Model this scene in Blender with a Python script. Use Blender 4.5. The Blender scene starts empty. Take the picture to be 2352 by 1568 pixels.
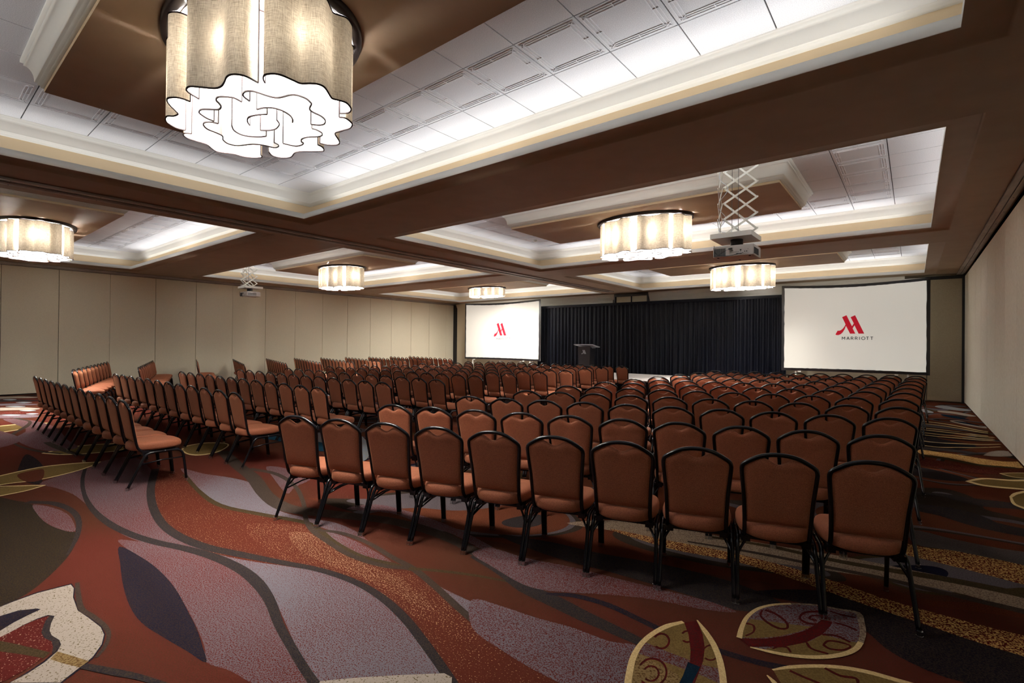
import bpy, bmesh, math, random
from mathutils import Vector, Matrix
R = math.radians
C = bpy.context.scene.collection
SC = bpy.context.scene
random.seed(7)

# ------------------------------------------------------------------ camera, world, exposure
FPX = 1142.44
_yaw, _pit, _rol = R(38.8964), R(0.257), R(0.5455)
fw = Vector((-math.sin(_yaw)*math.cos(_pit), math.cos(_yaw)*math.cos(_pit), math.sin(_pit)))
rt0 = Vector((math.cos(_yaw), math.sin(_yaw), 0)); up0 = rt0.cross(fw)
rt = rt0*math.cos(_rol)+up0*math.sin(_rol); up = up0*math.cos(_rol)-rt0*math.sin(_rol)
cam = bpy.data.objects.new('camera', bpy.data.cameras.new('camera')); C.objects.link(cam)
m = Matrix.Identity(4)
for i in range(3):
    m[i][0] = rt[i]; m[i][1] = up[i]; m[i][2] = -fw[i]
m[0][3], m[1][3], m[2][3] = 0, 0, 1.5
cam.matrix_world = m
cam.data.sensor_width = 36; cam.data.lens = 36*FPX/2352; cam.data.clip_start = .05; cam.data.clip_end = 80
SC.camera = cam
w = bpy.data.worlds.new('world'); SC.world = w; w.use_nodes = True
w.node_tree.nodes['Background'].inputs[0].default_value = (0, 0, 0, 1)
vs = SC.view_settings
vs.view_transform = 'Standard'; vs.look = 'None'; vs.exposure = 1.25; vs.gamma = 1; vs.use_curve_mapping = False
cy = SC.cycles
cy.max_bounces = 7; cy.diffuse_bounces = 5; cy.glossy_bounces = 3; cy.transmission_bounces = 5; cy.transparent_max_bounces = 6
cy.sample_clamp_indirect = 4.0; cy.caustics_reflective = False; cy.caustics_refractive = False
P_BULB = 112.0      # W each lamp bulb
P_COVE = 1.9      # W per metre of cove strip
COL_BULB = (1.0, .945, .87)
COL_COVE = (.93, .96, 1.0)

# ------------------------------------------------------------------ room numbers (metres)
XL, XR, YB, YF = -18.66, 1.085, -1.3, 18.33
ZS = 3.54                    # soffit
ZT = 4.09                    # tile ceiling
RX = (-7.996, .231); LX = (-17.789, -9.75)
YY = [(-.80, 4.298), (6.157, 11.178), (12.915, 17.824)]

# ------------------------------------------------------------------ mesh builder
class MB:
    def __init__(s): s.v = []; s.f = []; s.m = []; s.mi = 0
    def add(s, vs, fs):
        o = len(s.v); s.v += [tuple(v) for v in vs]
        for f in fs: s.f.append([o+i for i in f]); s.m.append(s.mi)
    def box(s, x0, x1, y0, y1, z0, z1, rot=None, at=(0, 0, 0)):
        vs = [(x, y, z) for z in (z0, z1) for y in (y0, y1) for x in (x0, x1)]
        if rot is not None: vs = [tuple(rot @ Vector(v)+Vector(at)) for v in vs]
        s.add(vs, [(0, 2, 3, 1), (4, 5, 7, 6), (0, 1, 5, 4), (2, 6, 7, 3), (0, 4, 6, 2), (1, 3, 7, 5)])
    def quad(s, a, b, c, d): s.add([a, b, c, d], [(0, 1, 2, 3)])
    def bar(s, a, b, w, h, upv=(0, 0, 1)):
        a, b = Vector(a), Vector(b); d = (b-a).normalized(); u = Vector(upv)
        if abs(d.dot(u)) > .98: u = Vector((1, 0, 0))
        r = d.cross(u).normalized(); u = r.cross(d)
        vs = [p+r*x*w/2+u*y*h/2 for p in (a, b) for x, y in ((-1, -1), (1, -1), (1, 1), (-1, 1))]
        s.add(vs, [(0, 1, 2, 3), (7, 6, 5, 4), (0, 4, 5, 1), (1, 5, 6, 2), (2, 6, 7, 3), (3, 7, 4, 0)])
    def tube(s, pts, r, n=8, closed=False, square=0):
        pts = [Vector(p) for p in pts]; N = len(pts); rings = []
        pu = None
        for i, p in enumerate(pts):
            a = pts[(i-1) % N] if (closed or i > 0) else p
            b = pts[(i+1) % N] if (closed or i < N-1) else p
            d = (b-a).normalized()
            if pu is None:
                u = Vector((0, 0, 1)) if abs(d.z) < .9 else Vector((0, 1, 0))
            else: u = pu
            rr = d.cross(u).normalized(); u = rr.cross(d).normalized(); pu = u
            rad = r[i] if isinstance(r, (list, tuple)) else r
            ring = []
            for k in range(n):
                an = 2*math.pi*(k+.5)/n
                ring.append(p+rr*math.cos(an)*rad+u*math.sin(an)*rad)
            rings.append(ring)
        vs = [v for ring in rings for v in ring]; fs = []
        M = N if closed else N-1
        for i in range(M):
            for k in range(n):
                a = i*n+k; b = i*n+(k+1) % n; c = ((i+1) % N)*n+(k+1) % n; d = ((i+1) % N)*n+k
                fs.append((a, b, c, d))
        if not closed:
            fs.append(tuple(reversed(range(n)))); fs.append(tuple((N-1)*n+k for k in range(n)))
        s.add(vs, fs)
    def cyl(s, x, y, z0, z1, r, n=16, ry=None):
        ry = ry or r
        vs = [(x+r*math.cos(2*math.pi*k/n), y+ry*math.sin(2*math.pi*k/n), z) for z in (z0, z1) for k in range(n)]
        fs = [(k, (k+1) % n, n+(k+1) % n, n+k) for k in range(n)]+[tuple(reversed(range(n))), tuple(range(n, 2*n))]
        s.add(vs, fs)
    def rectsweep(s, rect, prof, flip=False):
        x0, x1, y0, y1 = rect; vs = []; fs = []
        for o, z in prof: vs += [(x0-o, y0-o, z), (x1+o, y0-o, z), (x1+o, y1+o, z), (x0-o, y1+o, z)]
        for i in range(len(prof)-1):
            for k in range(4):
                a = i*4+k; b = i*4+(k+1) % 4
                f = (a, b, b+4, a+4)
                fs.append(f if not flip else f[::-1])
        s.add(vs, fs)
    def build(s, name, mats, parent=None, smooth=False, loc=None):
        me = bpy.data.meshes.new(name); me.from_pydata(s.v, [], s.f)
        if not isinstance(mats, (list, tuple)): mats = [mats]
        for mt in mats: me.materials.append(mt)
        if len(mats) > 1: me.polygons.foreach_set('material_index', s.m)
        if smooth: me.polygons.foreach_set('use_smooth', [True]*len(me.polygons))
        me.update()
        bm = bmesh.new(); bm.from_mesh(me); bmesh.ops.recalc_face_normals(bm, faces=bm.faces) if smooth != 'keep' else None
        bm.to_mesh(me); bm.free()
        o = bpy.data.objects.new(name, me); C.objects.link(o)
        if parent: o.parent = parent
        if loc: o.location = loc
        return o

def link(name, me, parent=None, loc=(0, 0, 0), rz=0):
    o = bpy.data.objects.new(name, me); C.objects.link(o); o.location = loc
    if rz: o.rotation_euler.z = rz
    if parent: o.parent = parent
    return o
def empty(name, loc=(0, 0, 0), rz=0):
    o = bpy.data.objects.new(name, None); C.objects.link(o); o.location = loc; o.rotation_euler.z = rz
    o.empty_display_size = .1
    return o
def tag(o, label=None, cat=None, group=None, kind=None):
    if label: o['label'] = label
    if cat: o['category'] = cat
    if group: o['group'] = group
    if kind: o['kind'] = kind
    return o
def catmull(P, n=6, closed=False):
    P = [Vector(p) for p in P]; N = len(P); out = []
    rng = N if closed else N-1
    for i in range(rng):
        p1, p2 = P[i], P[(i+1) % N]
        p0 = P[(i-1) % N] if closed or i > 0 else p1*2-p2
        p3 = P[(i+2) % N] if closed or i+2 < N else p2*2-p1
        for k in range(n):
            t = k/n
            out.append(.5*((2*p1)+(-p0+p2)*t+(2*p0-5*p1+4*p2-p3)*t*t+(-p0+3*p1-3*p2+p3)*t**3))
    if not closed: out.append(P[-1])
    return out

# ------------------------------------------------------------------ materials
def mat(name, col, rough=.6, metal=0, coat=0, sheen=0, spec=.5):
    mt = bpy.data.materials.new(name); mt.use_nodes = True
    b = mt.node_tree.nodes['Principled BSDF']
    b.inputs['Base Color'].default_value = (*col, 1); b.inputs['Roughness'].default_value = rough
    b.inputs['Metallic'].default_value = metal; b.inputs['Coat Weight'].default_value = coat
    b.inputs['Sheen Weight'].default_value = sheen; b.inputs['Specular IOR Level'].default_value = spec
    return mt
def N(mt, t, **kw):
    n = mt.node_tree.nodes.new(t)
    for k, v in kw.items(): setattr(n, k, v)
    return n
def L(mt, a, b): mt.node_tree.links.new(a, b)
def bsdf(mt): return mt.node_tree.nodes['Principled BSDF']
def objco(mt, scale):
    tc = N(mt, 'ShaderNodeTexCoord'); mp = N(mt, 'ShaderNodeMapping'); mp.inputs['Scale'].default_value = scale
    L(mt, tc.outputs['Object'], mp.inputs['Vector']); return mp.outputs['Vector']
def speckle(mt, colA, colB, scale=(1, 1, 1), nscale=50, lo=.4, hi=.6, detail=2, bump=0, bdist=.002, rough=None):
    """mix two colours by noise"""
    v = objco(mt, scale); n = N(mt, 'ShaderNodeTexNoise'); n.inputs['Scale'].default_value = nscale; n.inputs['Detail'].default_value = detail
    L(mt, v, n.inputs['Vector'])
    r = N(mt, 'ShaderNodeValToRGB'); r.color_ramp.elements[0].position = lo; r.color_ramp.elements[1].position = hi
    r.color_ramp.elements[0].color = (*colA, 1); r.color_ramp.elements[1].color = (*colB, 1)
    L(mt, n.outputs['Fac'], r.inputs['Fac']); L(mt, r.outputs['Color'], bsdf(mt).inputs['Base Color'])
    if bump:
        b = N(mt, 'ShaderNodeBump'); b.inputs['Strength'].default_value = bump; b.inputs['Distance'].default_value = bdist
        L(mt, n.outputs['Fac'], b.inputs['Height']); L(mt, b.outputs['Normal'], bsdf(mt).inputs['Normal'])
    return mt
def modspeckle(mt, colA, colB, nscale, lo, hi, k, low=1.1):
    speckle(mt, colA, colB, nscale=nscale, lo=lo, hi=hi, bump=.6, bdist=.004)
    nt = mt.node_tree; nz = [n for n in nt.nodes if n.type == 'TEX_NOISE'][0]; rp = [n for n in nt.nodes if n.type == 'VALTORGB'][0]
    n2 = N(mt, 'ShaderNodeTexNoise'); n2.inputs['Scale'].default_value = low; n2.inputs['Detail'].default_value = 1
    L(mt, nz.inputs['Vector'].links[0].from_socket, n2.inputs['Vector'])
    ma = N(mt, 'ShaderNodeMath', operation='MULTIPLY_ADD'); ma.inputs[1].default_value = k; L(mt, n2.outputs['Fac'], ma.inputs[0]); L(mt, nz.outputs['Fac'], ma.inputs[2])
    mb = N(mt, 'ShaderNodeMath', operation='SUBTRACT'); mb.inputs[1].default_value = k*.5; L(mt, ma.outputs[0], mb.inputs[0]); L(mt, mb.outputs[0], rp.inputs['Fac'])
    return mt
M = {}
M['brown'] = speckle(mat('brown_paint', (.15, .085, .052), .62), (.345, .250, .170), (.37, .268, .184), nscale=3)
M['cream'] = mat('cream_molding_paint', (.76, .74, .68), .5)
M['lip'] = mat('offwhite_lip_paint', (.72, .71, .66), .5)
M['beige'] = mat('beige_cove_paint', (.70, .555, .36), .6)
M['tile'] = speckle(mat('ceiling_tile_board', (.72, .72, .74), .9), (.60, .60, .62), (.78, .78, .80), nscale=160, lo=.35, hi=.62, bump=.5, bdist=.002)
M['tilerib'] = mat('ceiling_tile_relief', (.80, .80, .82), .8)
M['gap'] = mat('dark_joint', (.05, .05, .052), .8)
M['panel'] = speckle(mat('wall_fabric_panel', (.5, .45, .35), .85), (.66, .605, .455), (.755, .70, .535), scale=(1, 1, 6), nscale=45, lo=.35, hi=.65, detail=4, bump=.35, bdist=.002)
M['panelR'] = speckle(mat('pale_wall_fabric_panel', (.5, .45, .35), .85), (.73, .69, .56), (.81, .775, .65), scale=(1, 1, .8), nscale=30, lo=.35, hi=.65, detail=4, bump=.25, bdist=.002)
M['panelD'] = speckle(mat('dark_tan_fabric_panel', (.36, .30, .21), .85), (.31, .255, .175), (.40, .335, .235), scale=(1, 1, 5), nscale=45, lo=.35, hi=.65, detail=4, bump=.35, bdist=.002)  # darker tan cloth for the folded partition leaves
M['wallpaint'] = mat('beige_wall_paint', (.56, .50, .37), .6)
M['alu'] = speckle(mat('aged_aluminium_track', (.42, .37, .34), .45, metal=.15), (.27, .23, .20), (.44, .39, .35), scale=(1, .15, 1), nscale=14, lo=.3, hi=.7)
M['blackgap'] = mat('black_seal', (.008, .008, .009), .7)
M['black'] = mat('black_painted_metal', (.012, .012, .014), .35)
M['frame'] = mat('black_gloss_chair_metal', (.0045, .0045, .006), .2, spec=.35)
M['glide'] = mat('chrome_glide', (.6, .6, .6), .22, metal=1)
M['white_metal'] = mat('offwhite_painted_metal', (.80, .80, .74), .4)
M['proj'] = mat('grey_projector_plastic', (.56, .53, .50), .45)
M['grille'] = mat('dark_grille', (.06, .06, .06), .6)
M['velvet'] = mat('black_velour', (.0016, .0024, .0060), .5, spec=.14)
bsdf(M['velvet']).inputs['Sheen Tint'].default_value = (.75, .78, .9, 1)
M['screen'] = mat('matte_screen_cloth', (.56, .545, .49), .9, spec=0)
bsdf(M['screen']).inputs['Emission Color'].default_value = (.86, .84, .76, 1); bsdf(M['screen']).inputs['Emission Strength'].default_value = .175   # added glow stands in for the projector's light
M['red'] = mat('red_projected_mark', (.50, .018, .034), .8, spec=0)
bsdf(M['red']).inputs['Emission Color'].default_value = (.50, .014, .03, 1); bsdf(M['red']).inputs['Emission Strength'].default_value = .17  # the red mark's own glow imitates projected light
M['word_mat'] = mat('dark_grey_projected_word', (.035, .04, .038), .8)  # projected word, its dark tone put into the colour
M['stage'] = mat('pale_stage_board', (.62, .58, .55), .6)
M['lectern'] = mat('black_laminate', (.012, .012, .016), .35)
M['acryl'] = mat('grey_lectern_top', (.42, .45, .50), .3)
M['ringbronze'] = mat('dark_bronze_ring', (.028, .022, .024), .4, metal=.3)
M['plate'] = mat('white_reflector_plate', (.75, .75, .76), .5)
M['trimline'] = mat('brown_shade_piping', (.016, .010, .010), .8, spec=.1)
# chair cloth: rust weave with a soft sheen
def cloth(name, a, b):
    mt = speckle(mat(name, a, .78, sheen=.45), a, b, scale=(1, 1, 1.6), nscale=190, lo=.36, hi=.64, detail=3, bump=.5, bdist=.003)
    bsdf(mt).inputs['Sheen Tint'].default_value = (1, .45, .22, 1); bsdf(mt).inputs['Sheen Roughness'].default_value = .35
    return mt
M['cloth'] = cloth('rust_chair_cloth', (.22, .062, .027), (.355, .114, .050))
# linen lamp shade: tan outside, white inside, lets light through
def linen(inner=False):
    mt = bpy.data.materials.new('bulb_lit_inner_linen' if inner else 'linen_shade'); mt.use_nodes = True; nt = mt.node_tree
    nt.nodes.remove(bsdf(mt)); out = nt.nodes['Material Output']
    tc = N(mt, 'ShaderNodeTexCoord')
    n1 = N(mt, 'ShaderNodeTexNoise'); n1.inputs['Scale'].default_value = 60; n1.inputs['Detail'].default_value = 3
    n2 = N(mt, 'ShaderNodeTexNoise'); n2.inputs['Scale'].default_value = 60; n2.inputs['Detail'].default_value = 3
    m1 = N(mt, 'ShaderNodeMapping'); m1.inputs['Scale'].default_value = (4.5, 4.5, .35)
    m2 = N(mt, 'ShaderNodeMapping'); m2.inputs['Scale'].default_value = (.35, .35, 5)
    for mm, nn in ((m1, n1), (m2, n2)):
        L(mt, tc.outputs['Object'], mm.inputs['Vector']); L(mt, mm.outputs['Vector'], nn.inputs['Vector'])
    ad = N(mt, 'ShaderNodeMath', operation='ADD'); L(mt, n1.outputs['Fac'], ad.inputs[0]); L(mt, n2.outputs['Fac'], ad.inputs[1])
    rp = N(mt, 'ShaderNodeValToRGB'); e = rp.color_ramp.elements
    e[0].position = .34; e[1].position = .62; e[0].color = (.74, .72, .69, 1) if inner else (.36, .295, .225, 1); e[1].color = (.85, .84, .82, 1) if inner else (.76, .69, .58, 1)
    hf = N(mt, 'ShaderNodeMath', operation='MULTIPLY'); hf.inputs[1].default_value = .5
    L(mt, ad.outputs[0], hf.inputs[0]); L(mt, hf.outputs[0], rp.inputs['Fac'])
    geo = N(mt, 'ShaderNodeNewGeometry')
    mx = N(mt, 'ShaderNodeMix', data_type='RGBA'); L(mt, geo.outputs['Backfacing'], mx.inputs['Factor'])
    L(mt, rp.outputs['Color'], mx.inputs['A']); mx.inputs['B'].default_value = (.85, .85, .86, 1)
    df = N(mt, 'ShaderNodeBsdfDiffuse'); tr = N(mt, 'ShaderNodeBsdfTranslucent'); ms = N(mt, 'ShaderNodeMixShader'); ms.inputs[0].default_value = SHADE_T
    L(mt, mx.outputs['Result'], df.inputs['Color'])
    tm = N(mt, 'ShaderNodeMix', data_type='RGBA', blend_type='MULTIPLY'); tm.inputs['Factor'].default_value = 1
    L(mt, rp.outputs['Color'], tm.inputs['A']); tm.inputs['B'].default_value = (1, .95, .85, 1)
    L(mt, tm.outputs['Result'], tr.inputs['Color'])
    L(mt, df.outputs[0], ms.inputs[1]); L(mt, tr.outputs[0], ms.inputs[2]); L(mt, ms.outputs[0], out.inputs['Surface'])
    return mt
SHADE_T = .028
M['linen'] = linen()
M['linen_lit'] = linen(True)  # same linen, paled to put the bulbs' glare into its colour
SHAPES = [
["p","mauve",[[-7.071,0.959],[-7.38,1.219],[-7.741,1.522],[-7.809,1.936],[-6.665,1.84],[-5.834,1.567],[-5.123,1.418],[-4.553,1.365],[-4.108,1.402],[-3.724,1.451],[-4.036,1.349],[-4.306,1.208],[-4.705,1.117],[-5.237,1.107],[-5.76,1.105],[-6.326,1.096],[-6.743,1.03]],1],
["p","mauve",[[-4.638,1.061],[-4.451,1.165],[-4.209,1.263],[-3.912,1.364],[-3.52,1.441],[-3.171,1.431],[-2.904,1.374],[-2.608,1.294],[-2.252,1.205],[-1.998,1.161],[-2.167,1.02],[-2.407,0.972],[-2.561,0.926],[-2.7,0.966],[-2.948,1.01],[-3.285,1.055],[-3.623,1.089],[-3.964,1.088],[-4.266,1.065]],1],
["p","grey",[[-3.865,1.403],[-3.582,1.524],[-3.323,1.629],[-3.076,1.73],[-2.776,1.801],[-2.465,1.809],[-2.218,1.762],[-1.995,1.7],[-1.795,1.628],[-1.633,1.576],[-1.865,1.374],[-2.036,1.193],[-2.334,1.248],[-2.683,1.344],[-2.997,1.431],[-3.273,1.462],[-3.555,1.456]],1],
["p","rustdots",[[-6.779,1.871],[-6.762,2.019],[-6.199,1.998],[-5.453,1.894],[-4.864,1.872],[-4.444,1.998],[-3.934,2.149],[-3.656,2.128],[-3.195,2.07],[-2.84,2.081],[-2.599,2.153],[-2.38,2.134],[-2.013,2.025],[-1.704,1.943],[-1.398,1.915],[-1.198,1.806],[-1.523,1.537],[-1.674,1.601],[-1.856,1.668],[-2.076,1.738],[-2.323,1.797],[-2.617,1.822],[-2.944,1.779],[-3.234,1.661],[-3.563,1.516],[-3.918,1.408],[-4.361,1.352],[-4.831,1.384],[-5.475,1.514]],1],
["p","golddots1",[[-4.229,1.831],[-4.037,1.994],[-3.812,2.12],[-3.441,2.076],[-2.977,2.034],[-2.653,2.086],[-2.412,2.107],[-2.033,2.008],[-1.722,1.928],[-1.739,1.814],[-1.976,1.822],[-2.134,1.802],[-2.509,1.841],[-2.851,1.817],[-3.166,1.717],[-3.571,1.702],[-3.986,1.727]],1],
["p","golddots",[[-3.797,1.947],[-3.666,2.058],[-3.304,2.03],[-2.894,2.013],[-2.543,2.035],[-2.264,1.978],[-2.075,1.912],[-2.225,1.878],[-2.49,1.892],[-2.834,1.871],[-3.155,1.838],[-3.463,1.843]],1],
["p","grey",[[-6.681,2.118],[-6.219,2.203],[-5.821,2.326],[-5.436,2.372],[-4.889,2.238],[-4.398,2.151],[-4.019,2.215],[-3.753,2.303],[-3.443,2.309],[-3.128,2.231],[-3.415,2.212],[-3.708,2.177],[-3.91,2.155],[-4.358,1.997],[-4.834,1.897],[-5.421,1.922],[-6.047,2.013]],1],
["p","grey",[[-3.697,2.123],[-3.442,2.189],[-3.118,2.186],[-2.759,2.14],[-2.915,2.063],[-3.185,2.028],[-3.453,2.065]],1],
["p","grey",[[-2.418,2.121],[-2.122,2.114],[-1.862,2.12],[-1.576,2.156],[-1.418,1.942],[-1.635,1.95],[-1.876,1.99],[-2.115,2.035]],1],
["p","mauve",[[-3.963,2.563],[-3.565,2.748],[-3.153,2.747],[-2.773,2.757],[-2.225,2.646],[-1.722,2.537],[-1.804,2.657],[-2.32,2.758],[-2.739,2.845],[-3.315,2.887],[-3.855,2.818]],1],
["p","mauve",[[-6.022,2.805],[-5.723,2.925],[-5.166,2.893],[-4.969,2.613],[-4.816,2.442],[-5.476,2.625]],1],
["p","navy",[[-4.479,1.035],[-4.132,1.082],[-3.806,1.094],[-3.462,1.076],[-3.157,1.037],[-2.898,0.999],[-2.707,0.96],[-2.56,0.923],[-2.727,0.898],[-2.954,0.862],[-3.174,0.835],[-3.425,0.843],[-3.77,0.891],[-4.119,0.958]],1],
["p","navyolive",[[-6.612,0.54],[-6.445,0.725],[-6.114,0.802],[-5.493,0.788],[-5.114,0.889],[-4.868,0.866],[-4.558,0.77],[-4.276,0.638],[-4.082,0.521],[-4.003,0.438],[-3.934,0.327]],1],
["p","mauve",[[-6.203,0.799],[-5.956,0.897],[-5.637,0.942],[-5.292,0.926],[-5.096,0.892],[-5.209,0.838],[-5.493,0.788],[-5.872,0.778]],1],
["r","brownnavy",[[-6.344,0.769],[-6.118,0.921],[-5.718,0.985],[-5.329,0.96],[-4.923,0.875],[-4.569,0.761]],[0.0796,0.0709,0.0478,0.038,0.0314,0.0117]],
["r","brownnavy",[[-7.861,1.492],[-7.015,1.291],[-6.295,1.17],[-5.662,1.11],[-5.114,1.11],[-4.694,1.156],[-4.377,1.228],[-4.089,1.324],[-3.782,1.402],[-3.446,1.439],[-3.157,1.424],[-2.887,1.373],[-2.612,1.291],[-2.376,1.236],[-2.167,1.192],[-1.978,1.159]],[0.0315,0.0338,0.0328,0.0441,0.0586,0.0647,0.0693,0.069,0.0758,0.0771,0.0741,0.058,0.0483,0.0436,0.0429,0.044]],
["r","brownnavy",[[-6.877,1.92],[-6.074,1.659],[-5.408,1.488],[-4.824,1.39],[-4.398,1.378],[-4.015,1.428],[-3.68,1.536],[-3.345,1.655],[-3.031,1.767],[-2.708,1.82],[-2.423,1.81],[-2.154,1.757],[-1.924,1.684],[-1.714,1.61],[-1.523,1.537]],[0.076,0.0677,0.0654,0.0667,0.0742,0.0811,0.0782,0.0603,0.0545,0.0524,0.055,0.0542,0.0527,0.0503,0.0482]],
["r","olive",[[-6.353,2.048],[-5.592,1.922],[-4.94,1.872],[-4.432,1.993],[-3.957,2.142],[-3.713,2.141],[-3.377,2.074],[-3.008,2.055],[-2.743,2.118],[-2.564,2.161]],[0.0395,0.0435,0.0569,0.0649,0.0587,0.0523,0.0567,0.06,0.0554,0.0379]],
["r","brown",[[-7.321,2.808],[-6.333,2.605],[-5.64,2.483],[-4.892,2.282],[-4.397,2.231],[-4.091,2.337],[-3.728,2.499],[-3.41,2.629],[-3.032,2.689],[-2.612,2.667],[-2.181,2.548],[-1.789,2.445]],[0.139,0.1457,0.1468,0.1331,0.1568,0.1743,0.1542,0.1387,0.1196,0.1036,0.0894,0.0893]],
["r","brown",[[-6.071,2.622],[-5.623,2.72],[-5.016,2.626],[-4.433,2.408],[-3.972,2.185],[-3.696,2.094],[-3.402,2.053],[-3.071,2.026],[-2.774,2.07],[-2.576,2.172]],[0.0953,0.068,0.0432,0.039,0.0384,0.0475,0.0483,0.0477,0.0506,0.0429]],
["r","brown",[[-3.697,2.123],[-3.482,2.215],[-3.158,2.233],[-2.842,2.195],[-2.576,2.172],[-2.284,2.102],[-1.961,2.007],[-1.674,1.943],[-1.388,1.902]],[0.0404,0.0479,0.0414,0.0448,0.0523,0.048,0.0468,0.0509,0.0561]],
["r","olive",[[-2.604,2.157],[-2.391,2.277],[-2.181,2.372],[-1.963,2.446],[-1.722,2.537]],[0.0373,0.0364,0.029,0.0224,0.0219]],
["r","brownnavy",[[-2.409,2.584],[-2.097,2.519],[-1.849,2.444],[-1.614,2.426],[-1.413,2.401],[-1.251,2.39],[-1.061,2.375]],[0.0767,0.0923,0.1113,0.1207,0.1059,0.0904,0.0663]],
["r","navy",[[-1.709,2.468],[-1.556,2.561],[-1.357,2.591],[-1.146,2.564],[-0.944,2.537],[-0.775,2.551],[-0.57,2.581],[-0.388,2.646],[-0.133,2.755]],[0.0278,0.0492,0.049,0.0442,0.047,0.0461,0.0477,0.0488,0.0541]],
["p","greymauve",[[-2.004,2.133],[-1.819,2.188],[-1.596,2.218],[-1.402,2.264],[-1.192,2.279],[-1.049,2.323],[-0.952,2.038],[-1.139,1.882],[-1.335,1.859],[-1.557,1.876],[-1.807,1.926]],1],
["p","mauve",[[-2.448,2.601],[-2.387,2.758],[-2.11,2.786],[-1.783,2.872],[-1.467,2.923],[-1.179,2.968],[-0.916,3.01],[-0.769,2.986],[-0.943,2.889],[-1.188,2.817],[-1.414,2.698],[-1.599,2.579],[-1.745,2.494],[-1.907,2.472],[-2.188,2.531]],1],
["p","brownnavy",[[-2.533,2.981],[-2.149,3.127],[-1.749,3.192],[-1.316,3.311],[-0.907,3.352],[-0.601,3.274],[-0.636,3.145],[-0.752,3.016],[-0.916,3.01],[-1.19,2.997],[-1.559,2.972],[-2.007,2.923]],1],
["p","navybrown",[[-0.755,3.287],[-0.464,3.568],[-0.124,3.64],[0.18,3.642],[0.449,3.646],[0.568,3.645],[0.507,3.248],[0.189,3.023],[-0.058,3.076],[-0.198,3.241],[-0.379,3.36]],1],
["p","taupe",[[-2.254,3.551],[-1.802,3.665],[-1.305,3.728],[-0.845,3.804],[-0.445,3.931],[-0.079,4.048],[0.254,4.097],[0.585,4.041],[0.617,4.26],[0.324,4.346],[0.038,4.316],[-0.345,4.276],[-0.77,4.181],[-1.244,4.075],[-1.8,4.009]],1],
["p","goldrust",[[-1.923,3.66],[-1.487,3.735],[-1.08,3.81],[-0.704,3.827],[-0.429,3.794],[-0.183,3.73],[0.034,3.705],[0.323,3.704],[0.577,3.702],[0.544,3.485],[0.303,3.474],[0.032,3.519],[-0.287,3.572],[-0.604,3.648],[-0.965,3.679],[-1.396,3.597]],1],
["p","goldrust",[[-0.582,4.455],[-0.37,4.576],[-0.025,4.597],[0.283,4.567],[0.708,4.552],[0.8,5.143],[0.442,5.096],[0.109,4.869],[-0.241,4.864]],1],
["r","olive",[[-1.229,4.026],[-0.837,4.124],[-0.47,4.145],[-0.144,4.207],[0.154,4.285],[0.479,4.322],[0.67,4.305]],[0.0411,0.0593,0.0648,0.0786,0.0937,0.1,0.1054]],
["r","brown",[[-1.336,3.816],[-0.874,3.931],[-0.452,3.993],[-0.138,4.039],[0.146,4.043],[0.449,4.053],[0.631,4.048]],[0.0288,0.0456,0.0515,0.0577,0.0626,0.0739,0.0784]],
["p","greybrown",[[0.001,5.262],[0.255,5.224],[0.515,5.212],[0.817,5.256],[0.767,4.929],[0.487,4.928],[0.241,4.926],[0.015,4.902]],1],
["r","brownnavy",[[-0.019,6.584],[0.238,6.701],[0.491,6.627],[0.74,6.703],[1.034,6.656]],[0.0765,0.1475,0.3018,0.2373,0.2878]],
["r","brownnavy",[[0.017,6.039],[0.294,6.024],[0.505,5.827],[0.896,5.767]],[0.2667,0.4052,0.299,0.2168]],
["p","navy",[[-3.952,0.275],[-3.982,0.382],[-4.007,0.44],[-4.036,0.541],[-4.027,0.621],[-4.017,0.694],[-3.919,0.693],[-3.796,0.668],[-3.601,0.653],[-3.457,0.674],[-3.294,0.692],[-3.192,0.685],[-3.091,0.654],[-2.996,0.599],[-2.939,0.539],[-2.874,0.46],[-3.05,0.313],[-3.097,0.385],[-3.145,0.447],[-3.208,0.501],[-3.259,0.523],[-3.307,0.523],[-3.387,0.508],[-3.455,0.509],[-3.54,0.526],[-3.611,0.55],[-3.644,0.534],[-3.639,0.489],[-3.611,0.433],[-3.574,0.378],[-3.527,0.247]],0],
["p","rustdots2",[[-3.636,0.254],[-3.564,0.344],[-3.583,0.379],[-3.617,0.433],[-3.641,0.49],[-3.64,0.526],[-3.608,0.538],[-3.554,0.514],[-3.469,0.497],[-3.381,0.496],[-3.322,0.505],[-3.259,0.499],[-3.183,0.455],[-3.128,0.392],[-3.092,0.317],[-3.086,0.218]],0],
["p","olive",[[-3.681,0.257],[-3.521,0.34],[-3.409,0.393],[-3.291,0.444],[-3.21,0.479],[-3.172,0.451],[-3.283,0.395],[-3.401,0.329],[-3.527,0.247]],0],
["p","brownnavy",[[-3.583,0.513],[-3.645,0.543],[-3.615,0.556],[-3.535,0.53],[-3.451,0.512],[-3.386,0.511],[-3.308,0.528],[-3.251,0.525],[-3.196,0.502],[-3.189,0.482],[-3.251,0.496],[-3.321,0.501],[-3.385,0.483],[-3.462,0.482]],0],
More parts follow.
